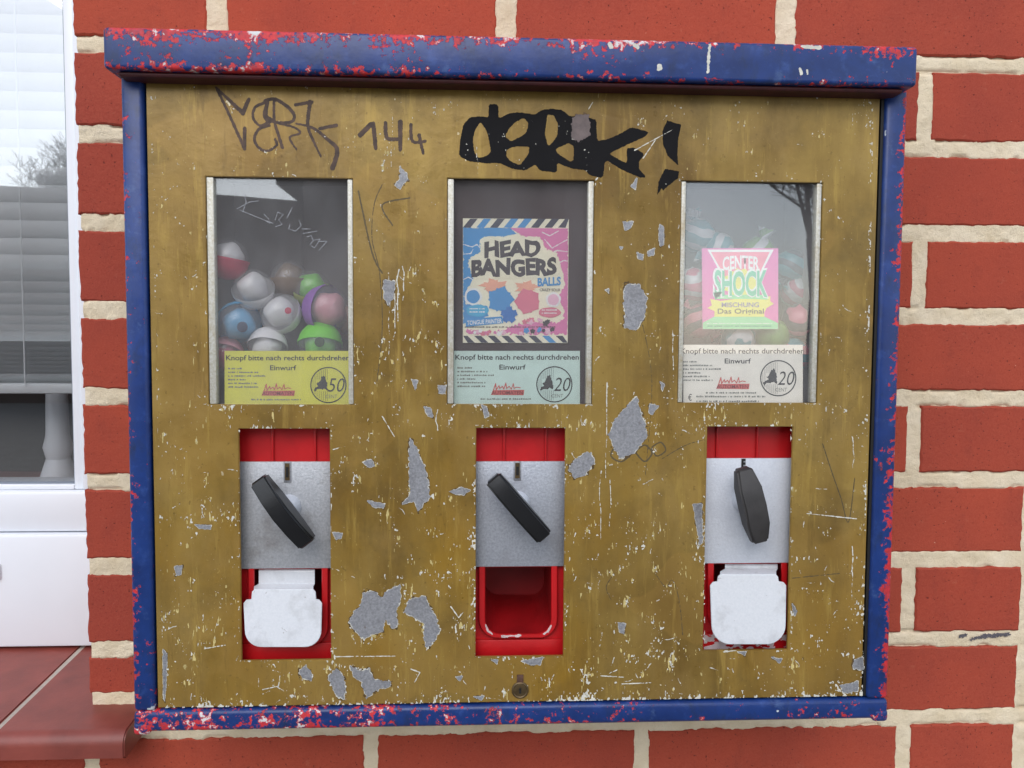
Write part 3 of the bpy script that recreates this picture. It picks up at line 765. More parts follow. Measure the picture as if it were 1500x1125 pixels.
for i, p in enumerate(chips):
    P = np.array(p); x0, y0 = P.min(0)-5; x1, y1 = P.max(0)+5
    X, Y = grid(x0, y0, x1, y1, 0.7)
    S = poly_sd(X, Y, p)
    big = min(1.0, max(0.45, (P.max(0)-P.min(0)).min()/22))
    F1 = S+((fbm(X*0.22, Y*0.22, i, 3)-0.5)*5.5+(vnoise(X*.9, Y*.9, i)-.5)*1.2)*big
    edge = np.minimum(np.minimum(X-x0, x1-X), np.minimum(Y-y0, y1-Y))-1
    F1 = np.minimum(F1, edge); F2 = np.minimum(F1+0.45+(fbm(X*.22, Y*.22, i+50, 3)-0.45)*3.2*big, edge)
    F3 = np.minimum(F1+0.6+(fbm(X*.16, Y*.16, i+90, 3)-0.47)*9*big, edge)
    field_obj('paint_chip', [(F3, X, Y, YD-E5*1.7, 2), (F2, X, Y, YD-E5*3, 1), (F1, X, Y, YD-E5*4.5, 0)], [M['oldchip' if i == 20 else 'zinc'], M['oldchip' if i == 20 else 'whitechip'], M['chipdirt']], door)

# ---- scattered small flakes, edge chips and scratches
X, Y = grid(214, 108, 1288, 1044, 0.9)
def in_rect(px0, py0, px1, py1): return np.minimum(np.minimum(X-px0, px1-X), np.minimum(Y-py0, py1-Y))
dopen = np.full(X.shape, -1e9)
for r in WPX+LPX: dopen = np.maximum(dopen, in_rect(*r))
dist_open = -dopen
border_l = X-(219+(Y-110)*0.0215); border_r = (1281-(Y-110)*0.0185)-X
border_b = (1038-(X-230)*0.0175)-Y; border_t = Y-(114+(X-220)*0.012)
border = np.minimum(np.minimum(border_l, border_r), np.minimum(border_b, border_t))
ok = np.minimum(border-0.6, dist_open-0.5)
fine = fbm(X*0.40, Y*0.26, 77, 4); mid = fbm(X*0.05, Y*0.05, 31, 3); stretched = fbm(X*0.42, Y*0.085, 55, 4)
lowlev = np.clip((Y-420)/450, 0, 1)
edgew = 0.26*np.exp(-np.clip(dist_open, 0, 99)/3.0)*(0.5+0.55*np.clip((Y-560)/30, 0, 1)) + 0.24*np.exp(-np.clip(border, 0, 99)/3.6)
edgew += 0.12*np.exp(-np.clip(border_b, 0, 99)/12)+0.04*np.exp(-np.clip(border_l, 0, 99)/16)+0.06*np.exp(-np.clip(border_r, 0, 99)/12)
v = fine+edgew+(mid-0.5)*0.52+0.05*lowlev
flake = np.minimum((v-0.862)*26, ok)
v2 = stretched+(mid-0.5)*0.60+0.07*lowlev-0.05*(X > 1170)
yl = np.minimum((v2-0.868)*22, ok)
rs = random.Random(5)
scr = np.full(X.shape, -1e9); scr2 = np.full(X.shape, -1e9)
def add_stroke(T, pts, w0, w1=None):
    P = np.array(pts); a = max(int((P[:, 0].min()-4-214)/0.9), 0); b = min(int((P[:, 0].max()+5-214)/0.9)+1, X.shape[1])
    c = max(int((P[:, 1].min()-4-108)/0.9), 0); d = min(int((P[:, 1].max()+5-108)/0.9)+1, X.shape[0])
    if b > a and d > c:
        sl = (slice(c, d), slice(a, b))
        T[sl] = np.maximum(T[sl], stroke_sd(X[sl], Y[sl], pts, w0, w1))
for _ in range(230):                                        # thin scratches, more in the lower half
    x = rs.uniform(225, 1275); y = 110+930*max(rs.random(), rs.random()); L = rs.uniform(5, 22)
    an = rs.choice((math.pi/2, math.pi/2, rs.uniform(0, math.pi), rs.uniform(-.3, .3)))+rs.uniform(-.25, .25); pts = [(x, y)]
    for k in range(4):
        an += rs.uniform(-.45, .45); x += math.cos(an)*L/4; y += math.sin(an)*L/4; pts.append((x, y))
    add_stroke(scr, pts, rs.uniform(0.8, 1.6), 0.6)
for x, y0, y1, wv in ((888,560,700,1.6),(880,690,790,1.4),(893,700,780,1.2),(583,395,470,2.2),(590,390,440,1.6),(577,430,500,1.8),(570,400,520,1.4),(985,480,560,1.4),(1250,640,690,1.5),(1249,800,880,1.6),(640,600,640,1.6),(574,160,250,0.8),(700,210,260,0.9),(468,780,960,1.0)):
    pts = [(x+rs.uniform(-2, 2), y0+(y1-y0)*k/5) for k in range(6)]; add_stroke(scr, pts, wv, wv*0.6)
for pts in ([(868,150),(862,160)],[(905,620),(915,640)],[(490,962),(580,961)],[(1060,955),(1100,950)],[(880,990),(915,992)],[(910,1002),(955,1000)],[(602,980),(615,985),(607,1000)],[(660,888),(672,905),(680,895)],[(1255,760),(1180,752)],[(930,220),(985,190)],[(942,232),(960,205)],[(560,610),(578,640)],[(385,1010),(408,1005),(410,990)],[(300,950),(330,945)]):
    add_stroke(scr, pts, 1.8, 1.1)
scr = np.minimum(scr+(fbm(X*0.4, Y*0.4, 91, 2)-0.62)*1.2, ok); 
dark = np.full(X.shape, -1e9)
for pts, wv in (([(1205,650),(1218,690),(1232,730),(1243,765),(1252,700)],1.6),([(560,270),(548,300),(545,350),(556,400),(560,480),(552,560)],1.3),([(960,840),(975,860),(985,850),(995,880),(1000,930)],1.1),([(896,880),(888,860),(900,840)],1.0),([(1100,868),(1030,858)],1.0),([(1160,847),(1230,840)],1.3),([(940,470),(955,560),(945,700)],1.0),([(600,290),(560,300),(575,330)],2.2),([(525,280),(545,370),(560,400)],2.4),([(1060,640),(1010,650),(970,672)],1.1),([(900,655),(895,668),(910,676),(925,665)],2.4),([(932,660),(945,652),(955,664),(944,676),(932,664)],2.4),([(955,655),(968,648),(975,660),(962,668),(955,657)],2.2)):
    add_stroke(dark, smooth_line(pts), wv)
dark = np.minimum(dark+(fbm(X*0.4, Y*0.4, 14, 2)-0.55)*0.9, ok)
for F_, nm, mm, off in ((np.maximum(flake, scr), 'flaked_paint', 'whitechip', 3.8), (yl, 'lacquer_flakes', 'pale', 1.2), (dark, 'pen_marks', 'pencil', 0.7)):
    g = field_obj(nm, [(F_, X, Y, YD-E5*off, 0)], M[mm], door)
    if g: g['kind'] = 'stuff'; print(nm, len(g.data.polygons))

# ---- door lock
lk = U(762, 1012, YD-0.002)
lock = lathe('lock', (0, 0, 0), [(0.0068, 0), (0.0068, 0.0012), (0.0058, 0.0020), (0.0050, 0.0016), (0.0048, 0.0018), (0.001, 0.0020)], M['brass'], None, 28)
lock.parent = mach; lock.rotation_euler = (math.pi/2, 0, 0); lock.location = Vector((lk.x, YD+0.0003, lk.z))-wloc(mach)
def child_box(name, parent, x0, x1, y0, y1, z0, z1, m, bev=0.0): return box(name, x0, x1, y0, y1, z0, z1, m, parent, bev)
box('keyhole', lk.x-0.0008, lk.x+0.0008, YD-0.0023, YD-0.0018, lk.z-0.0022, lk.z+0.0022, M['slot'], mach)
box('lock_tab', lk.x-0.0026, lk.x+0.0026, YD-0.0012, YD+0.0005, lk.z+0.0062, lk.z+0.0125, M['rust'], mach, 0.0004)

# ---- display windows
YG = YD+0.0042
for i, (x0, z0, x1, z1) in enumerate(WIN):
    wl, wr = ((0.0056, 0.0042), (0.0050, 0.0046), (0.0040, 0.0042))[i]
    box('window_rail', x0+0.0003, x0+wl, YD+0.0008, YD+0.0085, z0+0.0002, z1-0.0004, M['rail'], mach, 0.0007)
    box('window_rail', x1-wr, x1-0.0003, YD+0.0008, YD+0.0085, z0+0.0002, z1-0.0004, M['rail'], mach, 0.0007)
    box('window_pane', x0+wl*0.8, x1-wr*0.8, YG, YG+0.0016, z0-0.002, z1+0.003, M['panes'][i], mach)
    # product bin behind the pane
    bx0, bx1, bz0, bz1, by1 = x0-0.004, x1+0.004, z0-0.012, z1+0.010, YG+0.085
    by0 = YD+0.0090
    t = 0.002
    bm = bmesh.new()
    box_bm(bm, bx0, bx1, by1, by1+t, bz0, bz1); box_bm(bm, bx0-t, bx0, by0, by1+t, bz0-t, bz1+t); box_bm(bm, bx1, bx1+t, by0, by1+t, bz0-t, bz1+t)
    box_bm(bm, bx0, bx1, by0, by1+t, bz0-t, bz0); box_bm(bm, bx0, bx1, by0, by1+t, bz1, bz1+t)
    bm_obj('product_bin', bm, M['bin'], mach)
    if i == 1: box('backing_board', x0+0.0005, x1-0.0005, YG+0.0062, YG+0.0082, bz0+0.0005, bz1-0.001, M['board'], mach)
# scratched scrawl on the left pane
X, Y = grid(335, 270, 500, 385, 0.6); F_ = np.full(X.shape, -1e9)
Zs = Zf(280, 240, 3.042)
for p in ([(235,130),(245,170),(230,215)],[(205,200),(260,170),(300,165)],[(215,205),(300,240),(365,265)],[(325,225),(345,245),(350,265),(325,250)],[(375,250),(385,215),(410,225),(390,250),(405,270),(375,280)],[(425,245),(450,195)],[(440,270),(435,290),(465,300),(490,275),(480,250)],[(495,290),(530,290)],[(500,310),(560,300)],[(515,325),(535,320),(545,345)],[(530,360),(545,340),(575,335),(550,375),(535,365)],[(565,345),(605,345),(570,385)]):
    F_ = np.maximum(F_, stroke_sd(X, Y, Zs(p), 0.95))
F_ += (fbm(X*.5, Y*.5, 4, 2)-.55)*.6
field_obj('scratched_scrawl', [(F_, X, Y, YG-E5*2, 0)], M['zinc'], mach)

# ---- coin mechanisms
YP = YD+0.0105
KN = [((423, 742), 36.5, (413, 751), 0), ((758, 737), 41, (757, 747), 1), ((1089, 733), 14, (1100, 742), 2)]
SLOT = [(421, 677, 707), (758, 676, 704), (1089, 672, 690)]
PLT = [(676.5, 833), (676, 830), (671.5, 825)]
TABX = [(342, 494), (690, 834), (1026, 1166)]
for i in range(3):
    ox0, oz0, ox1, oz1 = LOW[i]
    py0, py1 = PLT[i]; cpx = (LPX[i][0]+LPX[i][2])/2
    zt, zb = U(cpx, py0, YP).z, U(cpx, py1, YP).z
    ax0, ax1 = ox0-0.009, ox1+0.009
    # red housing above the plate, with two ribs
    hs_ = box('housing', ax0, ax1, YP+0.0055, YP+0.0085, zb-0.002, oz1+0.010, M['red'], mach)
    wq = ox1-ox0
    for q_ in (0.32, 0.80) if i < 2 else (0.18, 0.66):
        box('rib', ox0+wq*q_-0.0009, ox0+wq*q_+0.0009, YP+0.0032, YP+0.0054, zt-0.004, oz1+0.008, M['red'], hs_, 0.0006)
    box('cross_lip', ax0, ax1, YP-0.001, YP+0.0054, oz1-0.0005, oz1+0.006, M['red'], hs_, 0.001)
    plate = box('coin_plate', ax0, ax1, YP, YP+0.003, zb, zt, M[('plate_a', 'plate_b', 'plate_c')[i]], mach, 0.0006)
    sx_, s0, s1 = SLOT[i]
    sp0 = U(sx_, s0, YP); sp1 = U(sx_, s1, YP); hw = (0.0030, 0.0030, 0.0020)[i]
    if i < 2:
        box('coin_slot', sp0.x-hw, sp0.x+hw, YP-0.0007, YP+0.001, sp1.z, zt+0.0003, M['zinc'], plate, 0.0004)
        box('slot_opening', sp0.x-hw*0.62, sp0.x+hw*0.62, YP-0.0010, YP-0.0004, sp1.z+0.0020, zt-0.0010, M['brass'], plate)
        box('slot_opening', sp0.x-hw*0.36, sp0.x+hw*0.36, YP-0.0013, YP-0.0011, sp1.z+0.0045, zt-0.0040, M['slot'], plate)
    else:
        box('slot_opening', sp0.x-hw*0.85, sp0.x+hw*0.85, YP-0.0006, YP-0.0001, sp1.z-0.004, zt-0.0002, M['slot'], plate)
        for zz in (0.002, 0.0052): box('coin_slot', sp0.x-hw*0.1, sp0.x+hw*0.8, YP-0.0010, YP-0.0007, zt-zz-0.0012, zt-zz, M['zinc'], plate)
    # knob: hub and bowed handle
    (hx, hy_), ang, (kx, ky), kind = KN[i]
    hc = U(hx, hy_, YP)
    kn = empty('knob', Vector((hc.x, YP, hc.z))-wloc(mach)); kn.parent = mach
    hub = lathe('hub', (0, 0, 0), [(0.0098, 0), (0.0098, 0.002), (0.0080, 0.005), (0.0068, 0.011), (0.0064, 0.020)], M['plate_c'], None, 28)
    hub.parent = kn; hub.rotation_euler = (math.pi/2, 0, 0)
    bm = bmesh.new(); Lh = (0.0315, 0.0315, 0.0305)[i]
    bw = (1.0, 0.45, 1.0)[i]
    prof = [(t_, w_, a_, -0.0215-bw*b_) for t_, w_, a_, b_ in ((-1.0, 0.0066, -0.0145, 0.0), (-0.96, 0.0070, -0.0130, 0.0022), (-0.5, 0.0072, -0.0115, 0.0070), (0, 0.0072, -0.0105, 0.0090), (0.5, 0.0072, -0.0115, 0.0070), (0.96, 0.0070, -0.0130, 0.0022), (1.0, 0.0066, -0.0145, 0.0))]
    if kind == 2: prof = [(t_, w_*(1.25 if abs(t_) < 0.6 else 0.9), a_, b_) for t_, w_, a_, b_ in prof]
    ca, sa = math.cos(math.radians(ang)), math.sin(math.radians(ang))
    rings = []
    for t_, hw_, yb_, yf_ in prof:
        ring = []
        for sgn, yy in ((-1, yb_), (1, yb_), (1, yf_), (-1, yf_)):
            u_, v_ = sgn*hw_, -t_*Lh             # across, along (down positive t)
            ring.append(bm.verts.new((u_*ca-v_*sa if False else u_*ca+(-v_)*sa, yy, v_*ca+u_*sa)))
        rings.append(ring)
    for a, b in zip(rings[:-1], rings[1:]):
        for k in range(4): bm.faces.new((a[k], a[(k+1) % 4], b[(k+1) % 4], b[k]))
    bm.faces.new(rings[0]); bm.faces.new(rings[-1][::-1])
    bmesh.ops.recalc_face_normals(bm, faces=bm.faces)
    es = [e for e in bm.edges if e.calc_face_angle(0) > math.radians(50)]
    bmesh.ops.bevel(bm, geom=es, offset=0.0016, segments=3, affect='EDGES')
    for v_ in bm.verts: v_.co += wloc(kn)
    bm_obj('handle', bm, M['rubber2' if kind == 2 else 'rubber'], kn, smooth=True)
    # chute: red panel with a U shaped mouth, cavity behind, proud lip round it
    dxp = (0, 0, 0)[i]
    ux0, ux1, uy1 = ((372, 472, 940), (710, 808, 929), (1045, 1145, 920))[i]
    pyb = LPX[i][3]+22
    yp = YP+0.0050
    mouth = [(ux0, py1-3)]+[(ux0, uy1-22)]
    for k in range(1, 6):
        a = math.radians(90*k/6); mouth.append((ux0+22-22*math.cos(a), uy1-22+22*math.sin(a)))
    mouth += [(ux0+22, uy1), (ux1-22, uy1)]
    for k in range(1, 6):
        a = math.radians(90*k/6); mouth.append((ux1-22+22*math.sin(a), uy1-22+22*math.cos(a)))
    mouth += [(ux1, uy1-22), (ux1, py1-3)]
    px0, px1 = TABX[i]
    pan = extrude_px('chute_panel', [(px0, py1-3), (px0, pyb), (px1, pyb), (px1, py1-3)]+mouth[::-1], yp, yp+0.002, M['red'], mach)
    # cavity: swept back and closed
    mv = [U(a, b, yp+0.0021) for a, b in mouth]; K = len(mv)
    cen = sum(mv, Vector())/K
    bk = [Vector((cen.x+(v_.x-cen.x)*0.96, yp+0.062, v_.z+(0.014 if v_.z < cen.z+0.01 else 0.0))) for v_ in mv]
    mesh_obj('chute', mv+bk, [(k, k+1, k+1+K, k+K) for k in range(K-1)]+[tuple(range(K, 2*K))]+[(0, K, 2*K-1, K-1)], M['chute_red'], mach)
    # lip
    lv = []; lf = []
    cm_ = np.array(mouth).mean(0)
    for (a, b) in mouth:
        d = np.array((a, b))-np.array(((ux0+ux1)/2, min(b, uy1-22))); d = d/(np.hypot(*d)+1e-9)
        for off, yy in ((-0.8, yp+0.001), (-0.8, yp-0.0036), (0.4, yp-0.0046), (7.6, yp-0.0046), (9.0, yp-0.0036), (9.0, yp+0.001)):
            lv.append(U(a+d[0]*off, b+d[1]*off, yy))
    for k in range(K-1):
        for j in range(5): lf.append((k*6+j, k*6+j+1, k*6+6+j+1, k*6+6+j))
    mesh_obj('mouth_lip', lv, lf, M['red'], pan)
    zl = U(cpx, LPX[i][3]-26, yp).z
    box('lower_strip', ax0, ax1, yp-0.0026, yp-0.0002, oz0-0.008, zl, M['red'], pan, 0.0006)
    # worn spots on the lip / strip
    if i == 1:
        X, Y = grid(ux0-6, uy1-24, ux1+6, uy1+6, 0.7)
        R_ = np.maximum(stroke_sd(X, Y, [(ux0+1, uy1-14), (ux0+5, uy1-5), (ux0+11, uy1)], 3), stroke_sd(X, Y, [(ux1-1, uy1-12), (ux1-5, uy1-5), (ux1-11, uy1)], 3))
        R_ = np.maximum(R_, stroke_sd(X, Y, [(ux0+26, uy1+3), (ux0+52, uy1+2)], 3))
        R_ = R_+(fbm(X*.3, Y*.3, 6, 2)-.5)*3
        field_obj('worn_spot', [(np.minimum(R_, 2), X, Y, yp-0.0048, 0)], M['redworn'], pan)
    if i == 2:
        X, Y = grid(1030, 924, 1158, 956, 0.7)
        R_ = (fbm(X*.10, Y*.22, 16, 4)-0.50-0.10*np.clip((X-1085)/60, -1, 1))*20+np.where(Y > 930, 0, -3)
        R_ = np.minimum(R_, np.minimum(np.minimum(X-1031, 1157-X), np.minimum(Y-925, 955-Y)))
        field_obj('worn_spot', [(R_, X, Y, yp-0.0028, 0)], M['redworn'], pan)
    # flap
    if i != 1:
        if i == 0: n0, n1, s0_, s1_, ytop, ysh, ybt, ra = 369, 462, 356.5, 471.5, 864, 878, 948, 24
        else: n0, n1, s0_, s1_, ytop, ysh, ybt, ra = 1052, 1140, 1040.5, 1152, 842, 852, 944, 28
        Yf = lambda px, py: (YP-0.006)+(-0.0085)*(py-ytop)/(ybt-ytop)
        pts = [(n0+3, ytop), (n1-3, ytop), (n1, ytop+3), (n1+1, ysh), (s1_-4, ysh+1), (s1_, ysh+6)]
        lower = rounded(s0_+2, ysh, s1_-1, ybt, (0, 0, ra, ra), 7)
        pts += [(a, b) for a, b in lower if b > ysh+20]+[(s0_, ysh+6), (s0_+4, ysh+1), (n0-1, ysh), (n0, ytop+3)]
        fl = extrude_px('flap', pts, 0.0, 0.0013, M['flap'], mach, 0.0004, Yf)
        rows = [(py1+1, YP+0.0065), (py1+5, YP+0.0055), (py1+9, YP+0.0052), (ytop-9, YP+0.0045), (ytop-5, YP-0.001), (ytop-1, YP-0.0055), (ytop+1.5, YP-0.0058)]
        V = [U(px, py, yy) for py, yy in rows for px in ((n0+10 if py < ytop-5 else n0+3), n1-1 if py < ytop-5 else n1-3)]
        mesh_obj('hinge_neck', V, [(2*k, 2*k+1, 2*k+3, 2*k+2) for k in range(len(rows)-1)], M['flap'], fl)
# ================================================================== CONTENTS
YC = YG+0.0034                                   # face of the instruction cards
def flat_poly(pts, Yp, m, name, parent):
    V = [U(a, b, Yp) for a, b in pts]
    bm = bmesh.new(); f = bm.faces.new([bm.verts.new(v) for v in V])
    bm.normal_update()
    if f.normal.y > 0: f.normal_flip()
    off = wloc(parent)
    for v in bm.verts: v.co -= off
    bmesh.ops.triangulate(bm, faces=bm.faces)
    me = bpy.data.meshes.new(name); bm.to_mesh(me); bm.free()
    return link(name, me, m, parent)
def text_fit(s, x0, y0, x1, y1, Yp, m, parent, bold=0.0, shear=0.0, name='lettering', warp=None):
    cu = bpy.data.curves.new('t', 'FONT'); cu.body = s; cu.offset = bold; cu.shear = shear; cu.resolution_u = 3
    ob = bpy.data.objects.new('t', cu); COL.objects.link(ob)
    bpy.context.view_layer.update()
    me = bpy.data.meshes.new_from_object(ob.evaluated_get(bpy.context.evaluated_depsgraph_get()))
    bpy.data.objects.remove(ob); bpy.data.curves.remove(cu)
    co = np.empty(len(me.vertices)*3); me.vertices.foreach_get('co', co); co = co.reshape(-1, 3)
    a, b = co.min(0), co.max(0)
    u = (co[:, 0]-a[0])/(b[0]-a[0]); v = (co[:, 1]-a[1])/(b[1]-a[1])
    px = x0+u*(x1-x0); py = y1-v*(y1-y0)
    if warp: px, py = warp(u, v, px, py)
    P = UN(px, py, Yp)-np.array(wloc(parent))
    me.vertices.foreach_set('co', P.reshape(-1)); me.update(); me.name = name
    return link(name, me, m, parent)
def words(x0, x1, yc, h, Yp, m, parent, rnd):
    """illegible small print: short uneven dashes"""
    V = []; Fc = []; x = x0
    while x < x1-2:
        wd = rnd.choice((1.2, 1.6, 2.2, 3.0)); xe_ = min(x+wd, x1); k = len(V)
        h1 = h*rnd.uniform(0.35, 0.75); V += [U(x, yc-h1, Yp), U(xe_, yc-h1, Yp), U(xe_, yc+h/2, Yp), U(x, yc+h/2, Yp)]; Fc.append((k+3, k+2, k+1, k)); x = xe_+rnd.choice((0.5, 0.6, 0.7, 2.2))
    return mesh_obj('small_print', V, Fc, m, parent)
L1 = 0.00012
rnd = random.Random(11)
M['fineprint'] = plain('fine_print', lin(132, 134, 124), 0.7, 0.05)
M['lred'] = plain('logo_red', lin(206, 92, 84), 0.6, 0.05)
def price_card(x0, y0, x1, y1, base, num, label, xo, yo, cx, cut=False):
    c = extrude_px('instruction_card', [(x0, y0), (x1, y0), (x1, y1), (x0, y1)], YC, YC+0.0006, base)
    tag(c, label, 'card')
    Yt = YC-L1*1.5
    text_fit('Knopf bitte nach rechts durchdrehen', xo, yo+1.3, xo+181, yo+11.3, Yt, M['text'], c, 0.016)
    text_fit('Einwurf', xo+64.5, yo+16, xo+103, yo+23.5, Yt, M['text'], c, 0.014)
    for k, wd in enumerate((22, 45, 57, 28, 42, 45)):
        words(xo+3, xo+3+wd, yo+21+k*5.4, 2.0, Yt, M['fineprint'], c, rnd)
    # operator logo: red script above a bar with AUTOMATEN
    flat_poly([(xo+52, yo+60.5), (xo+55, yo+53.5), (xo+101, yo+53), (xo+100, yo+61)], Yt, M['lred'], 'logo_bar', c)
    text_fit('AUTOMATEN', xo+53, yo+54.5, xo+99, yo+60, Yt-L1, cm('logo_dark', 120, 30, 36), c, 0.012)
    X, Y = grid(xo+50, yo+40, xo+102, yo+56, 0.35)
    pts = [(xo+56, yo+53), (xo+59, yo+44), (xo+60, yo+53), (xo+64, yo+47), (xo+65, yo+51), (xo+69, yo+48), (xo+71, yo+52), (xo+74, yo+43), (xo+75, yo+51), (xo+79, yo+48), (xo+82, yo+52), (xo+85, yo+44), (xo+86, yo+51), (xo+90, yo+49), (xo+95, yo+50)]
    field_obj('logo_script', [(stroke_sd(X, Y, pts, 1.5, 1.2), X, Y, Yt-L1*0.5, 0)], M['lred'], c)
    words(xo+37, xo+112, yo+66.5, 2.0, Yt, M['fineprint'], c, rnd)
    # coin emblem
    cy, r = yo+45, 27
    X, Y = grid(cx-r-2, cy-r-2, cx+r+2, cy+r+2, 0.5)
    rr = np.hypot(X-cx, Y-cy)
    F_ = 0.85-np.abs(rr-r+1.3)
    ln = np.where((X < cx-1) & (rr < r-3), 0.28-np.abs(((X-cx) % 3.0)-1.5), -1)*1.0
    ln = np.where((Y > cy-8) & (Y < cy+9) & (X > cx-18), -1, ln)
    eu = poly_sd(X, Y, [(cx-22, cy+8), (cx-19, cy+3), (cx-15, cy+2), (cx-17, cy-2), (cx-12, cy-6), (cx-10, cy-11), (cx-6, cy-14), (cx-4, cy-9), (cx-2, cy-3), (cx-2, cy+8), (cx-6, cy+5), (cx-11, cy+7), (cx-16, cy+6), (cx-20, cy+10)])
    eu = np.minimum(eu+(fbm(X*.4, Y*.4, 3, 2)-.5)*3, 3)
    field_obj('coin_emblem', [(np.maximum(np.maximum(F_, ln), eu), X, Y, Yt, 0)], M['text'], c)
    text_fit(num, cx-1, cy-10, cx+24, cy+10, Yt-L1, M['text'], c, -0.004, 0.25)
    text_fit('CENT', cx-4, cy+14, cx+13, cy+19.5, Yt, M['fineprint'], c, 0.0, 0.1)
    return c
c1 = price_card(329, 514, 514, 597, cm('yellow_card', 224, 220, 84), '50', 'yellow instruction card with a 50 cent coin emblem', 331, 519, 481)
c2 = price_card(665, 514, 849.5, 597, cm('pale_green_card', 206, 228, 218), '20', 'pale green instruction card under the striped poster', 667, 518, 812)
c3 = price_card(1001, 505, 1176, 597, cm('cream_card', 236, 231, 218), '20', 'cream instruction card under the pink square card', 997, 509, 1140)
Yt = YC-L1*1.5
text_fit('C\u20ac'[1:], 1008, 577, 1013.5, 587, Yt, M['text'], c3, 0.0)
words(1020, 1123, 581, 2.2, Yt, M['fineprint'], c3, rnd); words(1020, 1113, 588, 2.2, Yt, M['fineprint'], c3, rnd)

# ---- striped poster in the middle window
Pm = lambda p: [(670+a/5.62, 310+b/5.62) for a, b in p]
YPm = YG+0.0052
cream = cm('poster_cream', 246, 240, 212); navy = cm('poster_navy', 70, 72, 86); pblue = cm('poster_blue', 78, 152, 208); ppink = cm('poster_pink', 226, 132, 178)
dk = cm('poster_dark', 72, 66, 70); cyan = cm('poster_cyan', 86, 178, 214); rose = cm('poster_rose', 224, 128, 148); wht = cm('poster_white', 240, 240, 236); lpk = cm('poster_light_pink', 238, 190, 208)
post = extrude_px('poster', Pm([(45, 55), (918, 62), (908, 1082), (45, 1080)]), YPm, YPm+0.0006, cream)
tag(post, 'square striped candy poster reading HEAD BANGERS on blue and pink', 'poster')
def PP(pts, m, lv, name='print_area'): return flat_poly(Pm(pts), YPm-L1*lv, m, name, post)
X, Y = grid(676, 332, 836, 492, 0.7)
Fb = np.maximum(poly_sd(X, Y, Pm([(46,130),(430,130),(490,180),(330,222),(215,235),(185,330),(105,375),(90,450),(145,520),(100,610),(46,650)])), poly_sd(X, Y, Pm([(46,640),(90,620),(60,700),(70,760),(250,775),(255,850),(200,895),(46,920)])))
Fb = np.minimum(Fb+(fbm(X*.35, Y*.35, 3, 3)-.5)*5, poly_sd(X, Y, Pm([(47,131),(914,138),(910,1000),(47,1000)])))
Fp = poly_sd(X, Y, Pm([(430,130),(914,138),(908,1010),(860,960),(880,820),(830,700),(890,600),(870,520),(835,380),(725,335),(705,235),(560,212)]))
Fp = np.maximum(Fp, poly_sd(X, Y, Pm([(50,960),(300,985),(560,900),(830,900),(905,860),(905,1015),(50,1015)]))-1.5+(vnoise(X*.4, Y*.4, 9)-.5)*6)
Fp = np.minimum(Fp+(fbm(X*.35, Y*.35, 13, 3)-.5)*5, poly_sd(X, Y, Pm([(47,131),(914,138),(906,1018),(47,1018)])))
field_obj('print_area', [(Fb, X, Y, YPm-L1, 0), (Fp, X, Y, YPm-L1*1.6, 1)], [pblue, ppink], post)
# lightning cracks in the colour fields
bolt = np.full(X.shape, -1e9)
for p in ([(50,270),(120,290),(160,270),(190,300)],[(50,350),(110,345),(130,310)],[(720,230),(780,300),(850,260),(905,230)],[(760,350),(820,320),(905,330)],[(840,420),(880,400),(908,410)],[(50,560),(90,540),(130,560)],[(700,170),(760,200),(830,160)]):
    bolt = np.maximum(bolt, stroke_sd(X, Y, Pm(p), 1.3))
field_obj('print_area', [(bolt+(vnoise(X*.5, Y*.5, 3)-.5)*.8, X, Y, YPm-L1*2.2, 0)], wht, post)
for k in range(8):                                         # warning stripes
    a = 45+k*112
    col_ = pblue if k in (1, 3, 4) else navy
    q0 = [(max(45, a+60), 58), (min(a+122, 917), 59), (min(a+62, 915), 133), (max(45, a), 131)]
    PP(q0, col_, 1.2, 'warning_stripe')
    b0 = [(max(46, a-20), 1022), (min(a+38, 909), 1022), (min(a+98, 908), 1079), (min(max(46, a+40), 907), 1079)]
    PP(b0, pblue if k == 6 else navy, 1.2, 'warning_stripe')
X, Y = grid(686, 346, 828, 408, 0.6)
halo = np.minimum(poly_sd(X, Y, Pm([(190,235),(240,200),(680,205),(710,300),(815,335),(850,480),(830,520),(720,545),(130,560),(90,400),(190,365)]))+(fbm(X*.5, Y*.5, 8, 2)-.5)*6, 4)
field_obj('print_area', [(halo, X, Y, YPm-L1*2.6, 0)], cream, post)
jag = lambda u, v, px, py: (px+np.sin(u*17)*1.2*(v-.5), py+np.sin(u*23+1)*1.6-(u-.5)*2)
text_fit('HEAD', *Pm([(222, 236)])[0], *Pm([(686, 372)])[0], YPm-L1*3.4, dk, post, 0.055, 0, 'lettering', jag)
text_fit('BANGERS', *Pm([(115, 385)])[0], *Pm([(818, 530)])[0], YPm-L1*3.4, dk, post, 0.055, 0, 'lettering', jag)
text_fit('BALLS', *Pm([(660, 540)])[0], *Pm([(852, 612)])[0], YPm-L1*3.4, pblue, post, 0.04, 0, 'lettering', lambda u, v, px, py: (px, py-(u-.5)*2))
text_fit('CRAZY SOUR', *Pm([(678, 632)])[0], *Pm([(848, 656)])[0], YPm-L1*3.4, dk, post, 0.01)
def blob(cx, cy, r, m, lv, seed, amp=.12, spikes=0, ry=None):
    pts = []
    for k in range(40):
        a = 2*math.pi*k/40; q_ = 1+amp*math.sin(a*5+seed)+(amp*1.6 if spikes and k % 4 == 0 else 0)
        pts.append((cx+r*q_*math.cos(a), cy+(ry or r)*q_*math.sin(a)))
    PP(pts, m, lv)
blob(130, 700, 72, wht, 2.8, 1, .04); blob(130, 700, 55, pblue, 3.4, 1, .02)
blob(790, 725, 62, wht, 2.8, 3, .04); blob(790, 725, 46, lpk, 3.4, 2, .02)
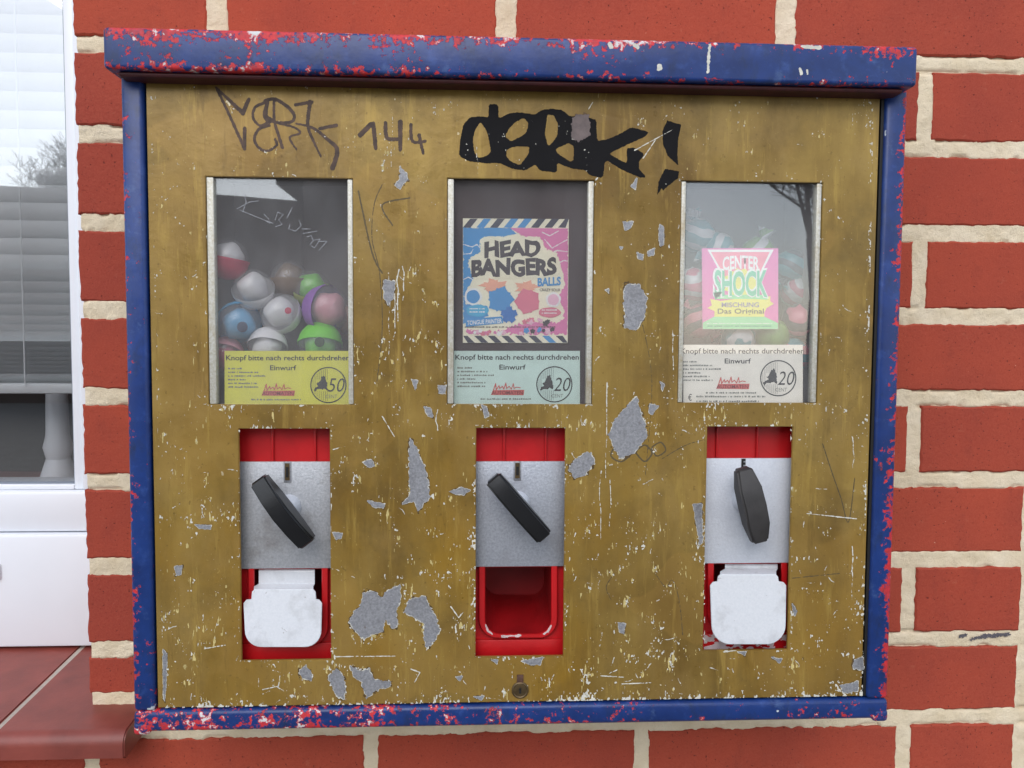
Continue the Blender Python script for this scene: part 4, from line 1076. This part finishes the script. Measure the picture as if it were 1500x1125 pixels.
blob(300, 610, 90, cm('poster_flame', 240, 176, 150), 2.7, 4, .22, 1, 45); blob(570, 620, 80, cm('poster_flame', 240, 176, 150), 2.7, 2, .22, 1, 40)
blob(355, 725, 96, pblue, 3.0, 2, .10, 1); blob(578, 738, 96, rose, 3.0, 5, .07, 1)   # plain colour bursts
blob(425, 850, 60, cm('poster_deep_blue', 66, 122, 190), 3.2, 3, .15, 1)
blob(165, 815, 92, cyan, 3.5, 2, .03, 0, 50); blob(760, 830, 92, rose, 3.5, 1, .03, 0, 42)
for yy in (800, 826): words(*[Pm([(100, 0)])[0][0], Pm([(225, 0)])[0][0]], 310+yy/5.62, 1.6, YPm-L1*4.2, wht, post, rnd); words(Pm([(695, 0)])[0][0], Pm([(825, 0)])[0][0], 310+(yy+10)/5.62, 1.6, YPm-L1*4.2, wht, post, rnd)
PP([(65, 885), (370, 862), (378, 918), (70, 948)], pblue, 3.6)
text_fit('TONGUE PAINTER', *Pm([(80, 888)])[0], *Pm([(366, 926)])[0], YPm-L1*4.4, wht, post, 0.02, 0, 'lettering', lambda u, v, px, py: (px, py-(u-.5)*3.6))
words(Pm([(60, 0)])[0][0], Pm([(820, 0)])[0][0], 310+950/5.62, 1.4, YPm-L1*3.0, dk, post, rnd)
for k in range(10): blob(560+rnd.uniform(0, 320), 985+rnd.uniform(-18, 18), rnd.uniform(12, 24), (dk, pblue, lpk)[k % 3], 3.0+k*.12, k, .15)
for k in range(12): blob(80+rnd.uniform(0, 470), 995+rnd.uniform(-14, 14), rnd.uniform(10, 20), (rose, lpk, wht)[k % 3], 3.0+k*.12, k, .15)
for k in range(8): blob(500+rnd.uniform(0, 330), 900+rnd.uniform(-18, 22), rnd.uniform(12, 26), (rose, lpk, dk)[k % 3], 4.4+k*.12, k, .2)

# ---- pink square card in the right window
Pr = lambda p: [(1020+a/8.33, 355+b/8.33) for a, b in p]
YR = YG+0.0052
pk = cm('card_pink', 226, 112, 176); gr = cm('card_green', 150, 218, 160); yw = cm('card_yellow', 232, 226, 112); sal = cm('card_salmon', 240, 140, 160)
sgr = cm('card_letter_green', 112, 196, 158); pur = cm('card_violet', 142, 126, 160); sha = cm('card_shade', 70, 150, 120)
card = extrude_px('sweet_card', Pr([(68, 72), (1000, 72), (1000, 1060), (76, 1060)]), YR, YR+0.0006, pk)
tag(card, 'pink and green square sweet card reading CENTER SHOCK', 'card')
def PR(pts, m, lv, name='print_area'): return flat_poly(Pr(pts), YR-L1*lv, m, name, card)
PR([(135, 88), (945, 88), (700, 560), (400, 560)], wht, 1); PR([(180, 118), (895, 118), (690, 545), (420, 545)], sal, 1.6)
PR([(78, 1058), (998, 1058), (998, 985), (830, 905), (220, 905), (80, 980)], gr, 1)
star = []
for k in range(28):
    a = 2*math.pi*k/28; r_ = 190 if k % 2 else 225
    star.append((545+r_*math.cos(a), 500+r_*0.85*math.sin(a)))
PR(star, yw, 2.2)
PR([(135,800),(190,770),(170,690),(300,715),(540,680),(800,690),(905,655),(900,715),(945,750),(860,800),(830,850),(830,908),(220,908),(222,840)], yw, 2.4)
PR([(220, 690), (330, 640), (800, 640), (880, 700), (700, 690), (400, 690)], gr, 2.8)
text_fit('CENTER', *Pr([(320, 165)])[0], *Pr([(770, 335)])[0], YR-L1*3.6, wht, card, 0.03, 0, 'lettering', lambda u, v, px, py: (px, py+(2*u-1)**2*2.6-1))
wsh = lambda u, v, px, py: (px, py+(v-.5)*-5*(2*u-1)**2)
text_fit('SHOCK', *Pr([(200, 325)])[0], *Pr([(885, 670)])[0], YR-L1*3.2, wht, card, 0.07, 0, 'lettering', wsh)
text_fit('SHOCK', *Pr([(222, 350)])[0], *Pr([(870, 655)])[0], YR-L1*4.6, sgr, card, 0.03, 0, 'lettering', wsh)
PR([(205, 612), (320, 605), (235, 702)], sha, 4.6)
text_fit('MISCHUNG', *Pr([(308, 732)])[0], *Pr([(765, 792)])[0], YR-L1*4.0, pur, card, 0.02)
text_fit('Das Original', *Pr([(260, 808)])[0], *Pr([(825, 890)])[0], YR-L1*4.0, cm('card_brown', 96, 84, 66), card, 0.018)
words(Pr([(130, 0)])[0][0], Pr([(930, 0)])[0][0], 355+990/8.33, 1.0, YR-L1*3, wht, card, rnd); words(Pr([(130, 0)])[0][0], Pr([(930, 0)])[0][0], 355+1022/8.33, 1.4, YR-L1*3, sha, card, rnd)

# ---- capsules in the left bin
def uv(bm, r, z0, z1, c, rot, seg=20, n=8):
    rings = []
    for k in range(n+1):
        th = math.asin(max(-1, min(1, z0)))+(math.asin(max(-1, min(1, z1)))-math.asin(max(-1, min(1, z0))))*k/n
        rings.append([bm.verts.new(c+rot @ Vector((r*math.cos(th)*math.cos(2*math.pi*j/seg), r*math.cos(th)*math.sin(2*math.pi*j/seg), r*math.sin(th)))) for j in range(seg)])
    for a, b in zip(rings[:-1], rings[1:]):
        for j in range(seg): bm.faces.new((a[j], a[(j+1) % seg], b[(j+1) % seg], b[j]))
M['clear'] = glass_material('clear_capsule_plastic', 0.12, 0.05, (0.85, 0.85, 0.87, 1))
def capsule(px, py, Yc, r, cup, toy, rx, ry, label):
    c = U(px, py, Yc)
    root = empty('toy_capsule', c-Vector((0, 0, r)), label, 'capsule', 'toy capsules in the left window')
    R_ = Matrix.Rotation(math.radians(rx), 3, 'X') @ Matrix.Rotation(math.radians(ry), 3, 'Y')
    bm = bmesh.new(); uv(bm, r, -1, 0.0, c, R_); bm_obj('cup', bm, cup, root, smooth=True)
    bm = bmesh.new(); uv(bm, r*0.985, 0.0, 1, c, R_); bm_obj('clear_dome', bm, M['clear'], root, smooth=True)
    bm = bmesh.new()
    uv(bm, r*1.03, -0.06, 0.06, c, R_, 20, 2); bm_obj('seam_ring', bm, cup, root, smooth=True)
    bm = bmesh.new(); uv(bm, r*0.72, -1, 1, c+R_ @ Vector((0, 0, r*0.12)), R_, 16, 10)
    for v in bm.verts: v.co += Vector((math.sin(v.co.z*400+px), math.sin(v.co.x*370), math.cos(v.co.x*420+py)))*r*0.05
    bm_obj('toy', bm, toy, root, smooth=True)
bl = cm('capsule_blue', 70, 160, 205); wt = cm('capsule_white', 226, 224, 224); pu = cm('capsule_purple', 150, 100, 180); gn = cm('capsule_green', 120, 210, 60)
rd = cm('capsule_red', 190, 50, 80); lm = cm('capsule_lime', 190, 205, 100); orr = cm('capsule_orange', 205, 120, 80); bn = cm('capsule_brown', 130, 105, 80); pkk = cm('capsule_pink', 216, 150, 160)
Y1, Y2 = YG+0.024, YG+0.052
capsule(334, 380, Y1, 0.0165, rd, wt, 0, 10, 'red capsule with a clear top against the bin side')
capsule(371, 424, Y1, 0.0165, wt, wt, 40, 0, 'clear capsule holding a white toy above the blue capsule')
capsule(350, 473, Y1-0.003, 0.0175, bl, bl, 120, 20, 'light blue capsule with an oval opening')
capsule(411, 459, Y1-0.002, 0.0165, wt, wt, 60, -20, 'clear capsule holding a white toy with a red dot')
capsule(392, 507, Y1-0.004, 0.0155, wt, wt, 150, 0, 'white capsule just above the yellow card')
capsule(456, 424, Y2, 0.0165, lm, gn, 30, 10, 'lime green capsule behind the purple one')
capsule(478, 453, Y1, 0.0195, pu, pkk, 100, 60, 'large purple capsule with a pink side')
capsule(469, 503, Y1-0.003, 0.0175, gn, gn, 160, 0, 'bright green capsule with a dark spot')
capsule(424, 410, Y2, 0.0165, bn, bn, 0, 0, 'brownish capsule at the back of the pile')
capsule(330, 520, Y1, 0.0150, pkk, rd, 140, 0, 'pink capsule in the bottom corner of the bin')
capsule(511, 468, Y2-0.01, 0.0165, orr, orr, 90, 0, 'orange capsule squeezed behind the window rail')
capsule(360, 540, Y2, 0.0165, bl, wt, 90, 0, 'blue capsule low in the pile behind the yellow card')
capsule(420, 545, Y1, 0.0165, wt, rd, 90, 0, 'white and red capsule low in the pile behind the yellow card')
capsule(475, 556, Y1, 0.0165, pu, wt, 90, 0, 'purple and white capsule low in the pile behind the yellow card')
def dot(px, py, Yp, r, m, label_parent):
    V = [U(px, py, Yp)]+[U(px+r*math.cos(2*math.pi*k/14), py+r*math.sin(2*math.pi*k/14), Yp+0.0004) for k in range(14)]
    mesh_obj('spot', V, [(0, 1+(k+1) % 14, 1+k) for k in range(14)], m, label_parent)
caps = [o for o in COL.objects if o.name.startswith('toy_capsule')]
dot(422, 455, Y1-0.0195, 5, rd, caps[3]); dot(355, 479, Y1-0.0215, 8, cm('spot_dark_blue', 60, 70, 90), caps[2]); dot(468, 501, Y1-0.0215, 7.5, cm('spot_dark', 60, 80, 50), caps[7])

# ---- wrapped sweets in the right bin
def sweet(px, py, Yc, r, c1_, c2_, seed, label):
    n = N('wrapper_%d' % seed)
    wv = n.n('ShaderNodeTexWave'); wv.inputs['Scale'].default_value = 26; wv.inputs['Distortion'].default_value = 5; wv.inputs['Detail'].default_value = 2
    mp = n.n('ShaderNodeMapping'); mp.inputs['Rotation'].default_value = (seed, seed*.7, seed*1.3); n.t.links.new(n.pos, mp.inputs['Vector']); n.t.links.new(mp.outputs[0], wv.inputs['Vector'])
    n.set(n.mix(n.ramp(wv.outputs['Fac'], 0.55, 0.65), lin(*c1_), lin(*c2_)), 0.35)
    c = U(px, py, Yc)
    root = empty('wrapped_sweet', c-Vector((0, 0, r)), label, 'sweet', 'wrapped sweets in the right window')
    bm = bmesh.new(); bmesh.ops.create_icosphere(bm, subdivisions=3, radius=r, matrix=Matrix.Translation(c))
    for v in bm.verts:
        d = v.co-c; v.co = c+d*(1+0.06*math.sin(d.x*900+seed)*math.cos(d.z*700+seed))
    bm_obj('sweet_body', bm, n.m, root, smooth=True)
    bm = bmesh.new(); a0 = seed*1.7
    for sgn in (-1, 1):
        ax_ = Vector((math.cos(a0), 0.2, math.sin(a0)))*sgn; ax_.normalize(); pv = ax_.orthogonal().normalized(); pw = ax_.cross(pv)
        r0 = [bm.verts.new(c+ax_*r*0.95+(pv*math.cos(k*math.pi/5)+pw*math.sin(k*math.pi/5))*r*0.2) for k in range(10)]
        r1 = [bm.verts.new(c+ax_*r*(1.5+0.08*(k % 2))+(pv*math.cos(k*math.pi/5)+pw*math.sin(k*math.pi/5))*r*(0.55 if k % 2 else 0.3)) for k in range(10)]
        for k in range(10): bm.faces.new((r0[k], r0[(k+1) % 10], r1[(k+1) % 10], r1[k]))
    bm_obj('wrapper_twist', bm, n.m, root)
T_, Pk_, Gn_, Wh_, Dk_ = (60, 124, 134), (176, 92, 116), (98, 138, 66), (172, 174, 178), (58, 60, 70)
for k, (a, b, yy, c_, d_, lb) in enumerate([(1022, 345, Y2, T_, Wh_, 'teal and white wrapped sweet high beside the window rail'), (1014, 418, Y1, Pk_, Wh_, 'pink and white wrapped sweet left of the pink card'),
        (1168, 428, Y2, Wh_, Pk_, 'white wrapped sweet with a pink band right of the pink card'), (1170, 470, Y1, Dk_, Pk_, 'dark wrapped sweet with a pink stripe above the cream card'),
        (1130, 492, Y1, Gn_, (90, 130, 60), 'green wrapped sweet at the corner of the pink card'), (1080, 495, Y1, T_, Wh_, 'teal wrapped sweet under the pink card'),
        (1025, 470, Y1, Pk_, Dk_, 'pink and dark wrapped sweet beside the lower left of the pink card'), (1160, 390, Y2, T_, Dk_, 'dark teal wrapped sweet at the back right of the bin'),
        (1050, 365, Y2, Wh_, T_, 'pale wrapped sweet peeking over the pink card'), (1110, 372, Y2, Gn_, Wh_, 'green and white wrapped sweet behind the pink card'),
        (1160, 520, Y1, T_, Pk_, 'teal and pink wrapped sweet beside the cream card'), (1090, 548, Y1, Pk_, T_, 'pink and teal wrapped sweet behind the cream card'), (1030, 545, Y2, Wh_, Gn_, 'white and green wrapped sweet behind the cream card')]):
    sweet(a, b, yy, 0.0145, c_, d_, k+1, lb)
